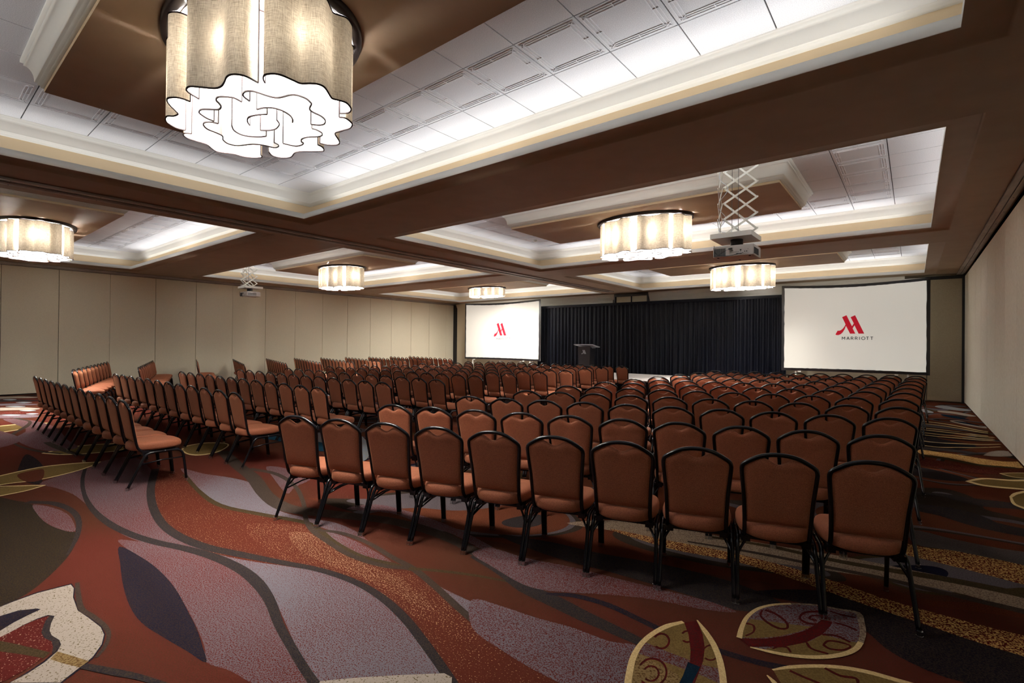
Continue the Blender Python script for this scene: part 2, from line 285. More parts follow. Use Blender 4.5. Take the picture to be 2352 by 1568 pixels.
["p","cream",[[-3.926,0.273],[-3.966,0.381],[-3.99,0.439],[-4.018,0.539],[-4.011,0.619],[-4.003,0.687],[-3.932,0.689],[-3.795,0.662],[-3.591,0.647],[-3.452,0.667],[-3.292,0.686],[-3.196,0.68],[-3.102,0.651],[-3.01,0.599],[-2.955,0.538],[-2.893,0.466],[-3.058,0.328],[-3.083,0.387],[-3.13,0.449],[-3.194,0.503],[-3.251,0.525],[-3.308,0.527],[-3.386,0.511],[-3.451,0.512],[-3.535,0.53],[-3.615,0.556],[-3.654,0.535],[-3.651,0.491],[-3.623,0.434],[-3.583,0.379],[-3.552,0.323],[-3.57,0.25],[-3.592,0.251],[-3.619,0.329],[-3.695,0.407],[-3.739,0.477],[-3.76,0.52],[-3.788,0.509],[-3.838,0.441],[-3.836,0.369],[-3.812,0.265]],0],
["p","gold",[[-3.192,0.502],[-3.108,0.535],[-3.021,0.567],[-2.984,0.58],[-2.959,0.543],[-3.043,0.505],[-3.14,0.469]],0],
["r","brownnavy",[[-2.961,0.556],[-2.864,0.603],[-2.769,0.649],[-2.676,0.694],[-2.519,0.754]],[0.0361,0.0408,0.0403,0.0331,0.0268]],
["r","brown",[[-4.006,0.718],[-3.827,0.691],[-3.602,0.665],[-3.454,0.685],[-3.289,0.702],[-3.17,0.694],[-3.061,0.654],[-2.993,0.609]],[0.0211,0.024,0.0273,0.0269,0.0234,0.0182,0.0186,0.016]],
["p","cream",[[-2.032,1.191],[-1.932,1.304],[-1.794,1.442],[-1.65,1.578],[-1.603,1.581],[-1.535,1.509],[-1.98,1.14]],0],
["p","olive2",[[-0.962,2.694],[-1.011,2.6],[-1.041,2.498],[-1.052,2.396],[-1.049,2.305],[-1.032,2.215],[-1.002,2.12],[-0.972,2.038],[-0.905,1.912],[-0.603,2.162],[-0.648,2.329],[-0.682,2.415],[-0.721,2.506],[-0.777,2.601],[-0.843,2.686],[-0.91,2.757],[-0.842,2.641],[-0.895,2.642]],0],
["p","mauve",[[-1.043,2.277],[-1.049,2.388],[-0.946,2.384],[-0.833,2.388],[-0.772,2.388],[-0.676,2.42],[-0.645,2.309],[-0.748,2.313],[-0.876,2.302]],0],
["p","gold",[[-1.033,2.221],[-1.038,2.281],[-0.936,2.264],[-0.825,2.249],[-0.786,2.192],[-0.76,2.032],[-0.905,1.912],[-1.001,2.126]],0],
["p","maroon",[[-0.958,2.692],[-0.911,2.748],[-0.842,2.641],[-0.798,2.535],[-0.77,2.427],[-0.76,2.35],[-0.74,2.188],[-0.78,2.113],[-0.799,2.226],[-0.81,2.357],[-0.845,2.468],[-0.899,2.594]],0],
["p","tealnavy",[[-0.823,2.37],[-0.766,2.369],[-0.76,2.281],[-0.754,2.197],[-0.798,2.161],[-0.807,2.264]],0],
["r","maroon",[[-0.988,2.201],[-0.986,2.239],[-0.976,2.27],[-0.957,2.289],[-0.933,2.293],[-0.908,2.282],[-0.886,2.257],[-0.87,2.224],[-0.862,2.187],[-0.863,2.151],[-0.873,2.121],[-0.889,2.102],[-0.911,2.095],[-0.934,2.101]],[0.0101,0.011,0.0135,0.0164,0.0158,0.0125,0.0101,0.0089,0.0088,0.0096,0.0113,0.0136,0.014,0.0133]],
["r","maroon",[[-0.959,2.184],[-0.958,2.204],[-0.952,2.22],[-0.942,2.23],[-0.929,2.233],[-0.916,2.227],[-0.904,2.214],[-0.895,2.196],[-0.891,2.176],[-0.891,2.157],[-0.896,2.14],[-0.905,2.129],[-0.917,2.126],[-0.93,2.129]],[0.0086,0.0094,0.0115,0.0136,0.0133,0.0106,0.0087,0.0078,0.0078,0.0085,0.01,0.0123,0.0125,0.012]],
["r","maroon",[[-1.025,2.458],[-1.024,2.482],[-1.018,2.502],[-1.007,2.513],[-0.992,2.515],[-0.977,2.507],[-0.963,2.49],[-0.953,2.468],[-0.948,2.443],[-0.948,2.419],[-0.953,2.4],[-0.963,2.388],[-0.976,2.384],[-0.991,2.39]],[0.0113,0.0123,0.0155,0.0194,0.0182,0.0138,0.011,0.0098,0.0099,0.011,0.0137,0.0171,0.0172,0.0156]],
["r","maroon",[[-0.927,2.581],[-0.926,2.6],[-0.921,2.615],[-0.912,2.624],[-0.902,2.625],[-0.891,2.618],[-0.881,2.605],[-0.873,2.587],[-0.87,2.567],[-0.87,2.548],[-0.875,2.533],[-0.883,2.523],[-0.893,2.521],[-0.903,2.526]],[0.0097,0.0106,0.0138,0.0175,0.0163,0.0124,0.0099,0.0086,0.0087,0.0098,0.0124,0.0158,0.0159,0.0141]],
["r","maroon",[[-0.798,2.521],[-0.795,2.545],[-0.788,2.564],[-0.778,2.575],[-0.764,2.576],[-0.751,2.568],[-0.74,2.552],[-0.732,2.529],[-0.728,2.505],[-0.73,2.482],[-0.736,2.463],[-0.746,2.451],[-0.758,2.447],[-0.771,2.453]],[0.0077,0.0084,0.0105,0.0138,0.0134,0.0101,0.0078,0.0069,0.0068,0.0076,0.0093,0.0119,0.0128,0.0116]],
["r","cream2",[[-0.963,2.693],[-1.013,2.603],[-1.042,2.501],[-1.054,2.403],[-1.05,2.305],[-1.033,2.215],[-1.002,2.119],[-0.971,2.039],[-0.905,1.912]],[0.0228,0.0322,0.0291,0.0268,0.0278,0.0295,0.0306,0.031,0.0293]],
["r","cream2",[[-0.911,2.76],[-0.845,2.683],[-0.779,2.599],[-0.723,2.504],[-0.683,2.414],[-0.645,2.309],[-0.603,2.162]],[0.007,0.0282,0.0312,0.0298,0.0303,0.0299,0.0276]],
["p","greymauve",[[-0.689,2.732],[-0.706,2.831],[-0.715,2.971],[-0.692,3.098],[-0.635,3.213],[-0.549,3.299],[-0.429,3.374],[-0.306,3.407],[-0.237,3.418],[-0.204,3.298],[-0.19,3.185],[-0.197,3.056],[-0.234,2.938],[-0.305,2.832],[-0.402,2.754],[-0.505,2.707],[-0.622,2.684],[-0.494,2.802],[-0.426,2.915],[-0.505,2.863],[-0.635,2.766]],0],
["p","olive2",[[-0.685,2.742],[-0.698,2.869],[-0.687,2.96],[-0.593,3.005],[-0.506,3.045],[-0.416,3.089],[-0.466,2.985],[-0.536,2.874],[-0.626,2.78]],0],
["p","olive2",[[-0.564,2.716],[-0.47,2.829],[-0.4,2.936],[-0.362,3.041],[-0.274,3.056],[-0.194,3.08],[-0.232,2.952],[-0.306,2.839],[-0.403,2.76],[-0.491,2.723]],0],
["p","maroon",[[-0.687,2.723],[-0.584,2.809],[-0.497,2.917],[-0.432,3.036],[-0.399,3.143],[-0.384,3.213],[-0.335,3.212],[-0.34,3.152],[-0.362,3.041],[-0.414,2.911],[-0.493,2.796],[-0.628,2.685]],0],
["r","maroon",[[-0.659,3.104],[-0.655,3.037],[-0.615,2.987],[-0.553,2.959],[-0.515,2.99],[-0.533,3.055],[-0.594,3.106],[-0.648,3.113]],[0.0103,0.0115,0.0186,0.0228,0.0107,0.0148,0.0221,0.025]],
["r","maroon",[[-0.704,2.896],[-0.66,2.901],[-0.645,2.836],[-0.667,2.772]],[0.02,0.014,0.0087,0.0108]],
["r","maroon",[[-0.364,3.148],[-0.443,3.114],[-0.48,3.15],[-0.467,3.23],[-0.405,3.29],[-0.367,3.278]],[0.0227,0.0243,0.0103,0.0157,0.0246,0.0251]],
["r","maroon",[[-0.404,3.18],[-0.436,3.17],[-0.433,3.214],[-0.399,3.243]],[0.0181,0.013,0.0112,0.0157]],
["r","maroon",[[-0.362,3.041],[-0.304,3.075],[-0.241,3.055]],[0.0177,0.02,0.019]],
["r","maroon",[[-0.414,2.911],[-0.385,2.865],[-0.315,2.87]],[0.0117,0.0169,0.0177]],
["r","maroon",[[-0.345,2.94],[-0.329,2.996],[-0.281,3.021],[-0.237,3.015],[-0.264,2.952],[-0.315,2.923],[-0.345,2.94]],[0.0087,0.0131,0.0189,0.0087,0.0127,0.0182,0.0168]],
["r","maroon",[[-0.534,2.741],[-0.518,2.775],[-0.482,2.798],[-0.459,2.764]],[0.0091,0.0117,0.0149,0.0096]],
["r","maroon",[[-0.361,3.336],[-0.299,3.335],[-0.241,3.35]],[0.0169,0.0166,0.016]],
["r","maroon",[[-0.324,3.214],[-0.277,3.22],[-0.224,3.202]],[0.0187,0.0186,0.0176]],
["r","cream2",[[-0.688,2.731],[-0.703,2.841],[-0.707,2.973],[-0.681,3.104],[-0.622,3.209],[-0.547,3.286]],[0.0269,0.0231,0.0207,0.0201,0.0194,0.0162]],
["r","taupe",[[-0.547,3.286],[-0.428,3.364],[-0.317,3.394],[-0.238,3.414],[-0.212,3.308],[-0.198,3.193],[-0.201,3.073]],[0.0184,0.0162,0.0202,0.0337,0.0296,0.0274,0.0236]],
["r","cream2",[[-0.2,3.089],[-0.215,3.006],[-0.251,2.926],[-0.307,2.85],[-0.374,2.788],[-0.454,2.738],[-0.533,2.707],[-0.624,2.682]],[0.0248,0.0248,0.027,0.0285,0.0284,0.0267,0.0235,0.0097]],
["p","olive2",[[-0.498,2.563],[-0.439,2.647],[-0.346,2.736],[-0.25,2.802],[-0.154,2.84],[-0.059,2.849],[0.076,2.865],[0.071,2.674],[-0.339,2.334],[-0.445,2.475]],0],
["r","cream2",[[-0.5,2.561],[-0.438,2.639],[-0.345,2.726],[-0.249,2.791],[-0.153,2.828],[-0.059,2.842],[0.054,2.857]],[0.0096,0.0223,0.0246,0.0272,0.0315,0.0318,0.0311]],
["r","maroon",[[-0.437,2.606],[-0.379,2.597],[-0.303,2.593]],[0.0175,0.0172,0.0169]],
["r","maroon",[[-0.314,2.732],[-0.252,2.714],[-0.195,2.738],[-0.183,2.693]],[0.0181,0.018,0.0178,0.009]],
["r","cream2",[[-0.511,2.504],[-0.476,2.472],[-0.435,2.42]],[0.0066,0.0229,0.0283]],
["p","navybrown",[[-7.771,0.864],[-8.91,1.06],[-8.68,1.115],[-8.024,1.11],[-7.477,1.046],[-7.016,0.943],[-7.383,0.851]],1],
["p","olive2",[[-7.748,1.592],[-7.888,1.356],[-7.936,1.065],[-7.758,0.731],[-7.605,0.528],[-7.035,0.49],[-7.277,0.687],[-7.242,0.973],[-7.388,1.271],[-7.571,1.465]],0],
["r","cream2",[[-7.748,1.592],[-7.888,1.356],[-7.936,1.065],[-7.758,0.731],[-7.605,0.528],[-7.035,0.49],[-7.277,0.687],[-7.242,0.973],[-7.388,1.271],[-7.571,1.465],[-7.748,1.592]],[0.0396,0.0413,0.0386,0.0302,0.0103,0.0146,0.0291,0.0325,0.0275,0.0215,0.0187]],
["p","rust2",[[-7.691,0.86],[-7.818,1.049],[-7.698,1.077],[-7.222,0.991],[-7.243,0.874]],1],
["p","olive2",[[-6.922,0.975],[-7.045,0.85],[-7.214,0.59],[-6.7,0.467],[-6.767,0.64],[-6.81,0.823]],0],
["r","cream2",[[-6.922,0.975],[-7.045,0.85],[-7.214,0.59],[-6.7,0.467],[-6.767,0.64],[-6.81,0.823],[-6.922,0.975]],[0.0249,0.027,0.0224,0.0057,0.0265,0.0256,0.0231]],
["p","olive2",[[-8.89,1.228],[-9.129,1.622],[-8.952,2.021],[-8.708,2.114],[-8.375,1.948],[-8.434,1.63],[-8.583,1.397]],0],
["r","cream2",[[-8.89,1.228],[-9.129,1.622],[-8.952,2.021],[-8.708,2.114],[-8.375,1.948],[-8.434,1.63],[-8.583,1.397],[-8.89,1.228]],[0.0404,0.055,0.0506,0.0091,0.0382,0.0484,0.0377,0.0304]],
["p","olive2",[[-7.777,2.475],[-8.017,2.607],[-8.05,2.885],[-7.73,3.044],[-7.321,2.769],[-7.263,2.528],[-7.455,2.441]],0],
["r","cream2",[[-7.777,2.475],[-8.017,2.607],[-8.05,2.885],[-7.73,3.044],[-7.321,2.769],[-7.263,2.528],[-7.455,2.441],[-7.777,2.475]],[0.0174,0.0466,0.0738,0.0184,0.0317,0.0611,0.0263,0.0161]],
["p","olive2",[[-12.037,1.709],[-12.211,1.397],[-12.188,1.14],[-12.164,0.985],[-11.337,0.919],[-11.347,1.062],[-11.583,1.389]],0],
["r","cream2",[[-12.037,1.709],[-12.211,1.397],[-12.188,1.14],[-12.164,0.985],[-11.337,0.919],[-11.347,1.062],[-11.583,1.389],[-12.037,1.709]],[0.0876,0.0926,0.0893,0.0177,0.0145,0.0667,0.0512,0.0442]],
["p","mauve",[[-13.237,1.271],[-12.661,1.585],[-11.445,1.724],[-9.83,1.627],[-9.019,1.603],[-8.931,1.349],[-9.484,1.191],[-10.517,1.15],[-11.45,1.373]],1],
["r","brown",[[-14.151,1.357],[-13.018,1.471],[-12.479,1.546],[-11.788,1.413],[-11.109,1.199],[-10.437,1.086],[-9.716,1.102],[-9.081,1.216],[-8.656,1.383]],[0.0398,0.0686,0.0431,0.0746,0.0567,0.0277,0.0421,0.0573,0.0505]],
["r","brown",[[-9.799,1.394],[-9.364,1.413],[-8.607,1.478],[-8.27,1.573]],[0.0762,0.092,0.0766,0.0592]],
["p","cream",[[-18.425,1.53],[-18.279,1.843],[-18.137,2.068],[-17.752,2.265],[-17.502,2.355],[-17.444,2.178],[-17.674,1.875],[-17.909,1.487]],1],
["p","brownnavy",[[-17.458,1.45],[-17.308,1.746],[-17.168,1.958],[-16.809,2.146],[-16.579,2.232],[-16.536,2.066],[-16.76,1.779],[-16.994,1.412]],1],
["p","grey",[[-16.423,1.365],[-16.272,1.643],[-16.134,1.841],[-15.803,2.018],[-15.593,2.1],[-15.564,1.945],[-15.781,1.676],[-16.012,1.331]],1],
["p","cream",[[-15.505,1.29],[-15.353,1.551],[-15.217,1.738],[-14.91,1.905],[-14.621,1.97],[-14.512,1.815],[-14.721,1.564],[-14.947,1.244]],1],
["p","rustdots2",[[-14.555,1.212],[-14.403,1.456],[-14.271,1.631],[-13.988,1.788],[-13.812,1.862],[-13.805,1.727],[-14.008,1.489],[-14.231,1.185]],1],
["p","grey",[[-14.062,1.171],[-13.912,1.407],[-13.782,1.575],[-13.511,1.728],[-13.208,1.781],[-13.078,1.637],[-13.274,1.412],[-13.492,1.124]],1],
["p","ltblue",[[-17.468,1.672],[-17.537,1.804],[-17.233,1.897],[-17.131,1.762]],1],
["p","ltblue",[[-16.48,1.793],[-16.515,1.94],[-16.212,2.048],[-16.148,1.897]],1],
["p","ltblue",[[-15.656,1.541],[-15.65,1.703],[-15.344,1.834],[-15.324,1.668]],1],
["p","ltblue",[[-14.548,1.642],[-14.559,1.771],[-14.306,1.868],[-14.272,1.736]],1],
["p","ltblue",[[-13.928,1.318],[-13.915,1.452],[-13.665,1.562],[-13.657,1.426]],1],
["p","ltblue",[[-13.829,1.655],[-13.86,1.753],[-13.65,1.821],[-13.598,1.72]],1],
["p","mauve",[[-9.794,0.813],[-10.302,1.197],[-11.553,1.081],[-11.68,0.967]],1],
["p","ltblue",[[0.442,16.742],[0.609,17.102],[0.79,16.772],[1.038,16.44],[1.078,16.071],[0.88,15.938],[0.628,16.149],[0.475,16.419]],1],
["p","cream",[[0.463,15.551],[0.674,15.661],[0.911,15.384],[1.084,14.929],[0.935,14.792],[0.713,15.121],[0.492,15.24]],1],
["p","tealnavy",[[0.483,14.752],[0.635,14.739],[0.798,14.449],[0.924,14.083],[0.722,14.101],[0.56,14.374]],1],
["p","ltblue",[[0.188,15.738],[0.364,15.204],[0.332,14.928],[0.18,15.033]],1],
["p","cream",[[0.6,13.656],[0.759,13.736],[0.941,13.23],[1.109,13.043],[1.057,12.78],[0.823,13.008],[0.631,13.367]],1],
["p","tealnavy",[[0.641,13.59],[0.805,13.588],[0.987,13.156],[1.053,12.971],[0.885,13.18],[0.699,13.429]],1],
["r","cream2",[[0.124,13.093],[0.4,13.035],[0.704,12.732],[0.974,12.346],[1.284,12.285]],[0.0756,0.087,0.0726,0.0729,0.0627]],
["r","cream2",[[0.12,12.72],[0.389,12.665],[0.687,12.432],[0.957,12.124],[1.266,12.116]],[0.0714,0.0858,0.0771,0.0764,0.061]],
["r","cream2",[[0.114,12.035],[0.369,11.984],[0.657,11.872],[0.924,11.705],[1.232,11.792]],[0.064,0.0819,0.0844,0.0776,0.0537]],
["r","cream2",[[0.112,11.771],[0.361,11.722],[0.645,11.654],[0.911,11.539],[1.219,11.662]],[0.0613,0.0797,0.0854,0.0751,0.05]],
["r","cream2",[[0.108,11.372],[0.349,11.325],[0.627,11.321],[0.89,11.282],[1.198,11.459]],[0.0572,0.0754,0.0833,0.0685,0.0442]],
["r","cream2",[[0.106,11.09],[0.34,11.044],[0.614,11.083],[0.876,11.097],[1.183,11.312]],[0.0544,0.0718,0.0788,0.0624,0.0401]],
["r","cream2",[[0.099,10.362],[0.318,10.32],[0.579,10.46],[0.837,10.605],[1.141,10.915]],[0.0476,0.061,0.0601,0.0461,0.0308]],
["r","cream2",[[0.095,9.903],[0.305,9.864],[0.558,10.062],[0.812,10.283],[1.114,10.651]],[0.0435,0.0535,0.0481,0.0375,0.026]],
["r","tealnavy",[[0.165,11.922],[0.464,11.887],[0.75,11.853],[1.036,11.97]],[0.0317,0.0825,0.0788,0.0358]],
["r","tealnavy",[[0.152,10.952],[0.428,10.941],[0.692,10.93],[0.956,11.046]],[0.0269,0.0701,0.0662,0.0301]],
["r","tealnavy",[[0.143,10.283],[0.403,10.286],[0.652,10.288],[0.901,10.403]],[0.0237,0.0619,0.0581,0.0264]],
["p","goldrust2",[[0.083,9.442],[0.29,9.4],[0.519,9.355],[0.731,9.252],[0.937,9.214],[1.141,9.34],[1.086,8.89],[0.897,8.822],[0.691,8.741],[0.493,8.879],[0.279,9.027],[0.08,9.09]],1],
["r","olive",[[0.079,8.969],[0.35,8.918],[0.623,8.731],[0.826,8.759],[1.08,8.837]],[0.155,0.164,0.1379,0.112,0.0976]],
["r","greybrown",[[0.084,9.611],[0.299,9.666],[0.537,9.68],[0.726,9.659]],[0.2272,0.2434,0.2437,0.093]],
["p","maroonrust",[[0.077,8.678],[0.269,8.683],[0.475,8.552],[0.675,8.531],[1.055,8.63],[1.025,8.385],[0.644,8.141],[0.387,8.14],[0.073,8.201]],1],
["p","cream",[[0.769,9.545],[0.858,9.9],[0.994,10.148],[1.102,10.179],[1.094,9.772],[0.902,9.574]],0],
["r","taupe",[[0.769,9.545],[0.858,9.9],[0.994,10.148],[1.102,10.179],[1.094,9.772],[0.902,9.574],[0.769,9.545]],[0.0073,0.0115,0.025,0.0165,0.0087,0.0292,0.037]],
["p","olive2",[[0.813,8.296],[0.919,8.423],[1.054,8.531],[1.178,8.561],[1.139,8.277],[0.982,8.181],[0.893,8.187]],0],
["r","cream2",[[0.813,8.296],[0.919,8.423],[1.054,8.531],[1.178,8.561],[1.139,8.277],[0.982,8.181],[0.893,8.187],[0.813,8.296]],[0.0162,0.0187,0.0244,0.014,0.0094,0.0245,0.025,0.0199]],
["p","olive2",[[0.48,7.561],[0.639,7.851],[0.877,7.955],[1.182,8.194],[1.105,7.659],[0.828,7.509],[0.607,7.456]],0],
["r","cream2",[[0.48,7.561],[0.639,7.851],[0.877,7.955],[1.182,8.194],[1.105,7.659],[0.828,7.509],[0.607,7.456],[0.48,7.561]],[0.0339,0.0544,0.0657,0.0642,0.0255,0.0659,0.0761,0.0655]],
["p","olive2",[[0.77,7.058],[0.858,7.318],[1.105,7.659],[0.938,6.495],[0.826,6.645],[0.763,6.767]],0],
["r","cream2",[[0.77,7.058],[0.858,7.318],[1.105,7.659],[0.938,6.495],[0.826,6.645],[0.763,6.767],[0.77,7.058]],[0.0241,0.0412,0.0327,0.0148,0.059,0.0281,0.0181]],
["p","ltblue",[[-7.463,4.207],[-7.426,4.55],[-6.791,4.661],[-5.569,3.924],[-5.368,3.54],[-5.91,3.625]],1],
["p","teal",[[-8.791,3.996],[-8.346,4.051],[-7.428,3.807],[-6.779,3.986],[-6.27,3.727],[-6.505,3.631],[-7.474,3.63],[-7.85,3.57]],1],
["p","teal",[[-6.966,3.949],[-6.638,3.986],[-6.265,3.842],[-6.412,3.713]],1],
]
# ------------------------------------------------------------------ ceiling
OPEN = [(x, y) for x in (LX, RX) for y in YY]
# soffit plane cut around the six coffers (strips between them)
W = .25
s = MB()
xs = [XL, LX[0]-W, LX[1]+W, RX[0]-W, RX[1]+W, XR+.01]
ys = [YB, YY[0][0]-W, YY[0][1]+W, YY[1][0]-W, YY[1][1]+W, YY[2][0]-W, YY[2][1]+W, YF]
for i in range(5):
    for j in range(7):
        if i in (1, 3) and j in (1, 3, 5): continue
        s.quad((xs[i], ys[j], ZS), (xs[i], ys[j+1], ZS), (xs[i+1], ys[j+1], ZS), (xs[i+1], ys[j], ZS))
ceil = tag(s.build('ceiling', M['brown'], smooth='keep'), kind='structure')
s = MB(); s.box(XL-.3, XR+.3, YB-.3, YF+.3, 4.30, 4.4)
roof = tag(s.build('ceiling_deck', M['gap']), kind='structure')

def tile_mesh(w, d, fancy):
    s = MB(); t = .018; g = .0055
    s.mi = 0; s.box(-w/2+g, w/2-g, -d/2+g, d/2-g, 0, t)
    if fancy:
        s.mi = 1; z0, z1 = -.005, 0
        for o in (.035, .062, .089):
            x, y = w/2-o, d/2-o
            e = .0035
            s.box(-x, x, -y-e, -y+e, z0, z1); s.box(-x, x, y-e, y+e, z0, z1)
            s.box(-x-e, -x+e, -y, y, z0, z1); s.box(x-e, x+e, -y, y, z0, z1)
        for sx in (-1, 1):
            for sy in (-1, 1):
                cx, cyy = sx*(w/2-.062), sy*(d/2-.062)
                s.bar((cx-.027, cyy-.027, -.004), (cx+.027, cyy+.027, -.004), .006, .008)
                s.bar((cx-.027, cyy+.027, -.004), (cx+.027, cyy-.027, -.004), .006, .008)
        for q in (-1, 1):
            s.box(q*(w/2-.062)-.03, q*(w/2-.062)+.03, -.003, .003, -.006, 0)
            s.box(-.003, .003, q*(d/2-.062)-.03, q*(d/2-.062)+.03, -.006, 0)
    me = bpy.data.meshes.new('ceiling_tile'); me.from_pydata(s.v, [], s.f)
    me.materials.append(M['tile']); me.materials.append(M['tilerib']); me.polygons.foreach_set('material_index', s.m); me.update()
    return me
_tm = {}
def tile(w, d, fancy):
    k = (round(w, 3), round(d, 3), fancy)
    if k not in _tm: _tm[k] = tile_mesh(w, d, fancy)
    return _tm[k]

def side_fill(y0, y1, x, sgn):  # added fill light to brighten crown and tiles more evenly
    ld = bpy.data.lights.new('added_side_fill', 'AREA'); ld.shape = 'RECTANGLE'; ld.size = y1-y0; ld.size_y = .05
    ld.energy = P_COVE*.4*(y1-y0); ld.color = COL_COVE; ld.spread = R(175)
    o = bpy.data.objects.new('added_side_fill', ld); C.objects.link(o); o.location = (x, (y0+y1)/2, 3.625)
    d = Vector((-sgn*.5, 0, 1)).normalized(); zax = -d; xax = Vector((0, 1, 0)); yax = zax.cross(xax)
    o.rotation_euler = Matrix((xax, yax, zax)).transposed().to_euler()
def cove_light(x0, x1, y, sgn):
    ld = bpy.data.lights.new('cove_strip_light', 'AREA'); ld.shape = 'RECTANGLE'; ld.size = x1-x0; ld.size_y = .05
    ld.energy = P_COVE*(x1-x0)*(1 if sgn > 0 else 2.6); ld.color = COL_COVE; ld.spread = R(175)
    o = bpy.data.objects.new('cove_strip_light', ld); C.objects.link(o)
    o.location = ((x0+x1)/2, y, 3.625)
    # faces up and a little back over the tiles
    d = Vector((0, -sgn*1.15, 1)).normalized()
    o.rotation_euler = d.to_track_quat('-Z', 'Y').to_euler()
    # keep long side along X
    zax = -d; xax = Vector((1, 0, 0)); yax = zax.cross(xax)
    o.rotation_euler = Matrix((xax, yax, zax)).transposed().to_euler()
    return o

for ci, (xr, yr) in enumerate(OPEN):
    rect = (xr[0], xr[1], yr[0], yr[1])
    cof = empty('ceiling_coffer', ((xr[0]+xr[1])/2, (yr[0]+yr[1])/2, ZS))
    tag(cof, kind='structure')
    off = Vector(cof.location)
    def put(mb, name, mt, smooth=False):
        mb.v = [(v[0]-off.x, v[1]-off.y, v[2]-off.z) for v in mb.v]
        return mb.build(name, mt, cof, smooth)
    s = MB(); s.rectsweep(rect, [(W, ZS), (W-.012, ZS+.004), (W-.016, ZS+.031), (0, ZS+.031), (-.001, ZS+.031)]); put(s, 'stepped_border', M['brown'], 'keep')
    s = MB(); s.rectsweep(rect, [(0, ZS+.029), (0, 3.655), (.03, 3.655), (.03, 3.60)]); put(s, 'light_ledge_lip', M['lip'], 'keep')
    s = MB(); s.rectsweep(rect, [(.03, 3.60), (.262, 3.60), (.262, 3.87)]); put(s, 'cove_wall', M['beige'], 'keep')
    s = MB()
    prof = [(.262, 3.862), (.252, 3.862), (.252, 3.884), (.240, 3.887), (.240, 3.908), (.228, 3.911)]
    for t in range(7):
        a = t/6*math.pi/2
        prof.append((.228-.012*math.sin(a)*1.0-.004*t/6, 3.915+.125*t/6))
    prof += [(.206, 4.043), (.206, 4.07), (.196, 4.074), (.196, ZT+.01)]
    s.rectsweep(rect, prof); put(s, 'crown_molding', M['cream'], 'keep')
    # T grid backing
    s = MB(); e = .196
    s.quad((xr[0]-e, yr[0]-e, ZT+.012), (xr[0]-e, yr[1]+e, ZT+.012), (xr[1]+e, yr[1]+e, ZT+.012), (xr[1]+e, yr[0]-e, ZT+.012))
    put(s, 'tile_grid_backing', M['gap'], 'keep')
    X0 = xr[0]-.204; Yf = yr[1]+.212
    xj = [X0]; 
    while xj[-1]+.61 < xr[1]+.196-.35: xj.append(xj[-1]+.61)
    xj.append(xr[1]+.204)
    yj = [Yf, Yf-.56]
    while yj[-1]-.61 > yr[0]-.20+.30: yj.append(yj[-1]-.61)
    yj.append(yr[0]-.204)
    ccx = (xr[0]+xr[1])/2-.01; ccy = (yr[0]+yr[1])/2-.01
    cl = (ccx-2.42, ccx+2.42, ccy-.89, ccy+.89)
    nx, ny = len(xj)-1, len(yj)-1
    for i in range(nx):
        for j in range(ny):
            a0, a1 = xj[i], xj[i+1]; b1, b0 = yj[j], yj[j+1]
            if a0 > cl[0]-.1 and a1 < cl[1]+.1 and b0 > cl[2]-.1 and b1 < cl[3]+.1: continue
            ring = min(i, j, nx-1-i, ny-1-j)
            o = link('ceiling_tile', tile(a1-a0, b1-b0, ring == 1), cof, ((a0+a1)/2-off.x, (b0+b1)/2-off.y, ZT-off.z))
    # centre cloud
    s = MB(); s.quad((cl[0], cl[2], 3.80), (cl[0], cl[3], 3.80), (cl[1], cl[3], 3.80), (cl[1], cl[2], 3.80)); put(s, 'cloud_panel', M['brown'], 'keep')
    s = MB(); s.rectsweep(cl, [(0, 3.80), (0, 3.838)]); put(s, 'cloud_edge', M['beige'], 'keep')
    s = MB(); prof = [(0, 3.836), (.022, 3.838), (.022, 3.860), (.042, 3.863), (.042, 3.884), (.058, 3.888)]
    for t in range(7):
        a = t/6*math.pi/2
        prof.append((.062+.052*(1-math.cos(a)), 3.892+.14*math.sin(a)*.5+.07*t/6))
    prof += [(.128, 4.036), (.128, 4.062), (.15, 4.066), (.15, ZT+.005)]
    s.rectsweep(cl, prof); put(s, 'cloud_crown', M['cream'], 'keep')
    # cove strips on the long sides
    if True:
        cove_light(xr[0]+.55, xr[1]-.35, yr[1]+.14, 1)
        cove_light(xr[0]+.55, xr[1]-.35, yr[0]-.14, -1)
        side_fill(yr[0]+.2, yr[1]-.2, xr[0]-.14, -1); side_fill(yr[0]+.2, yr[1]-.2, xr[1]+.14, 1)  # added fill along the short sides

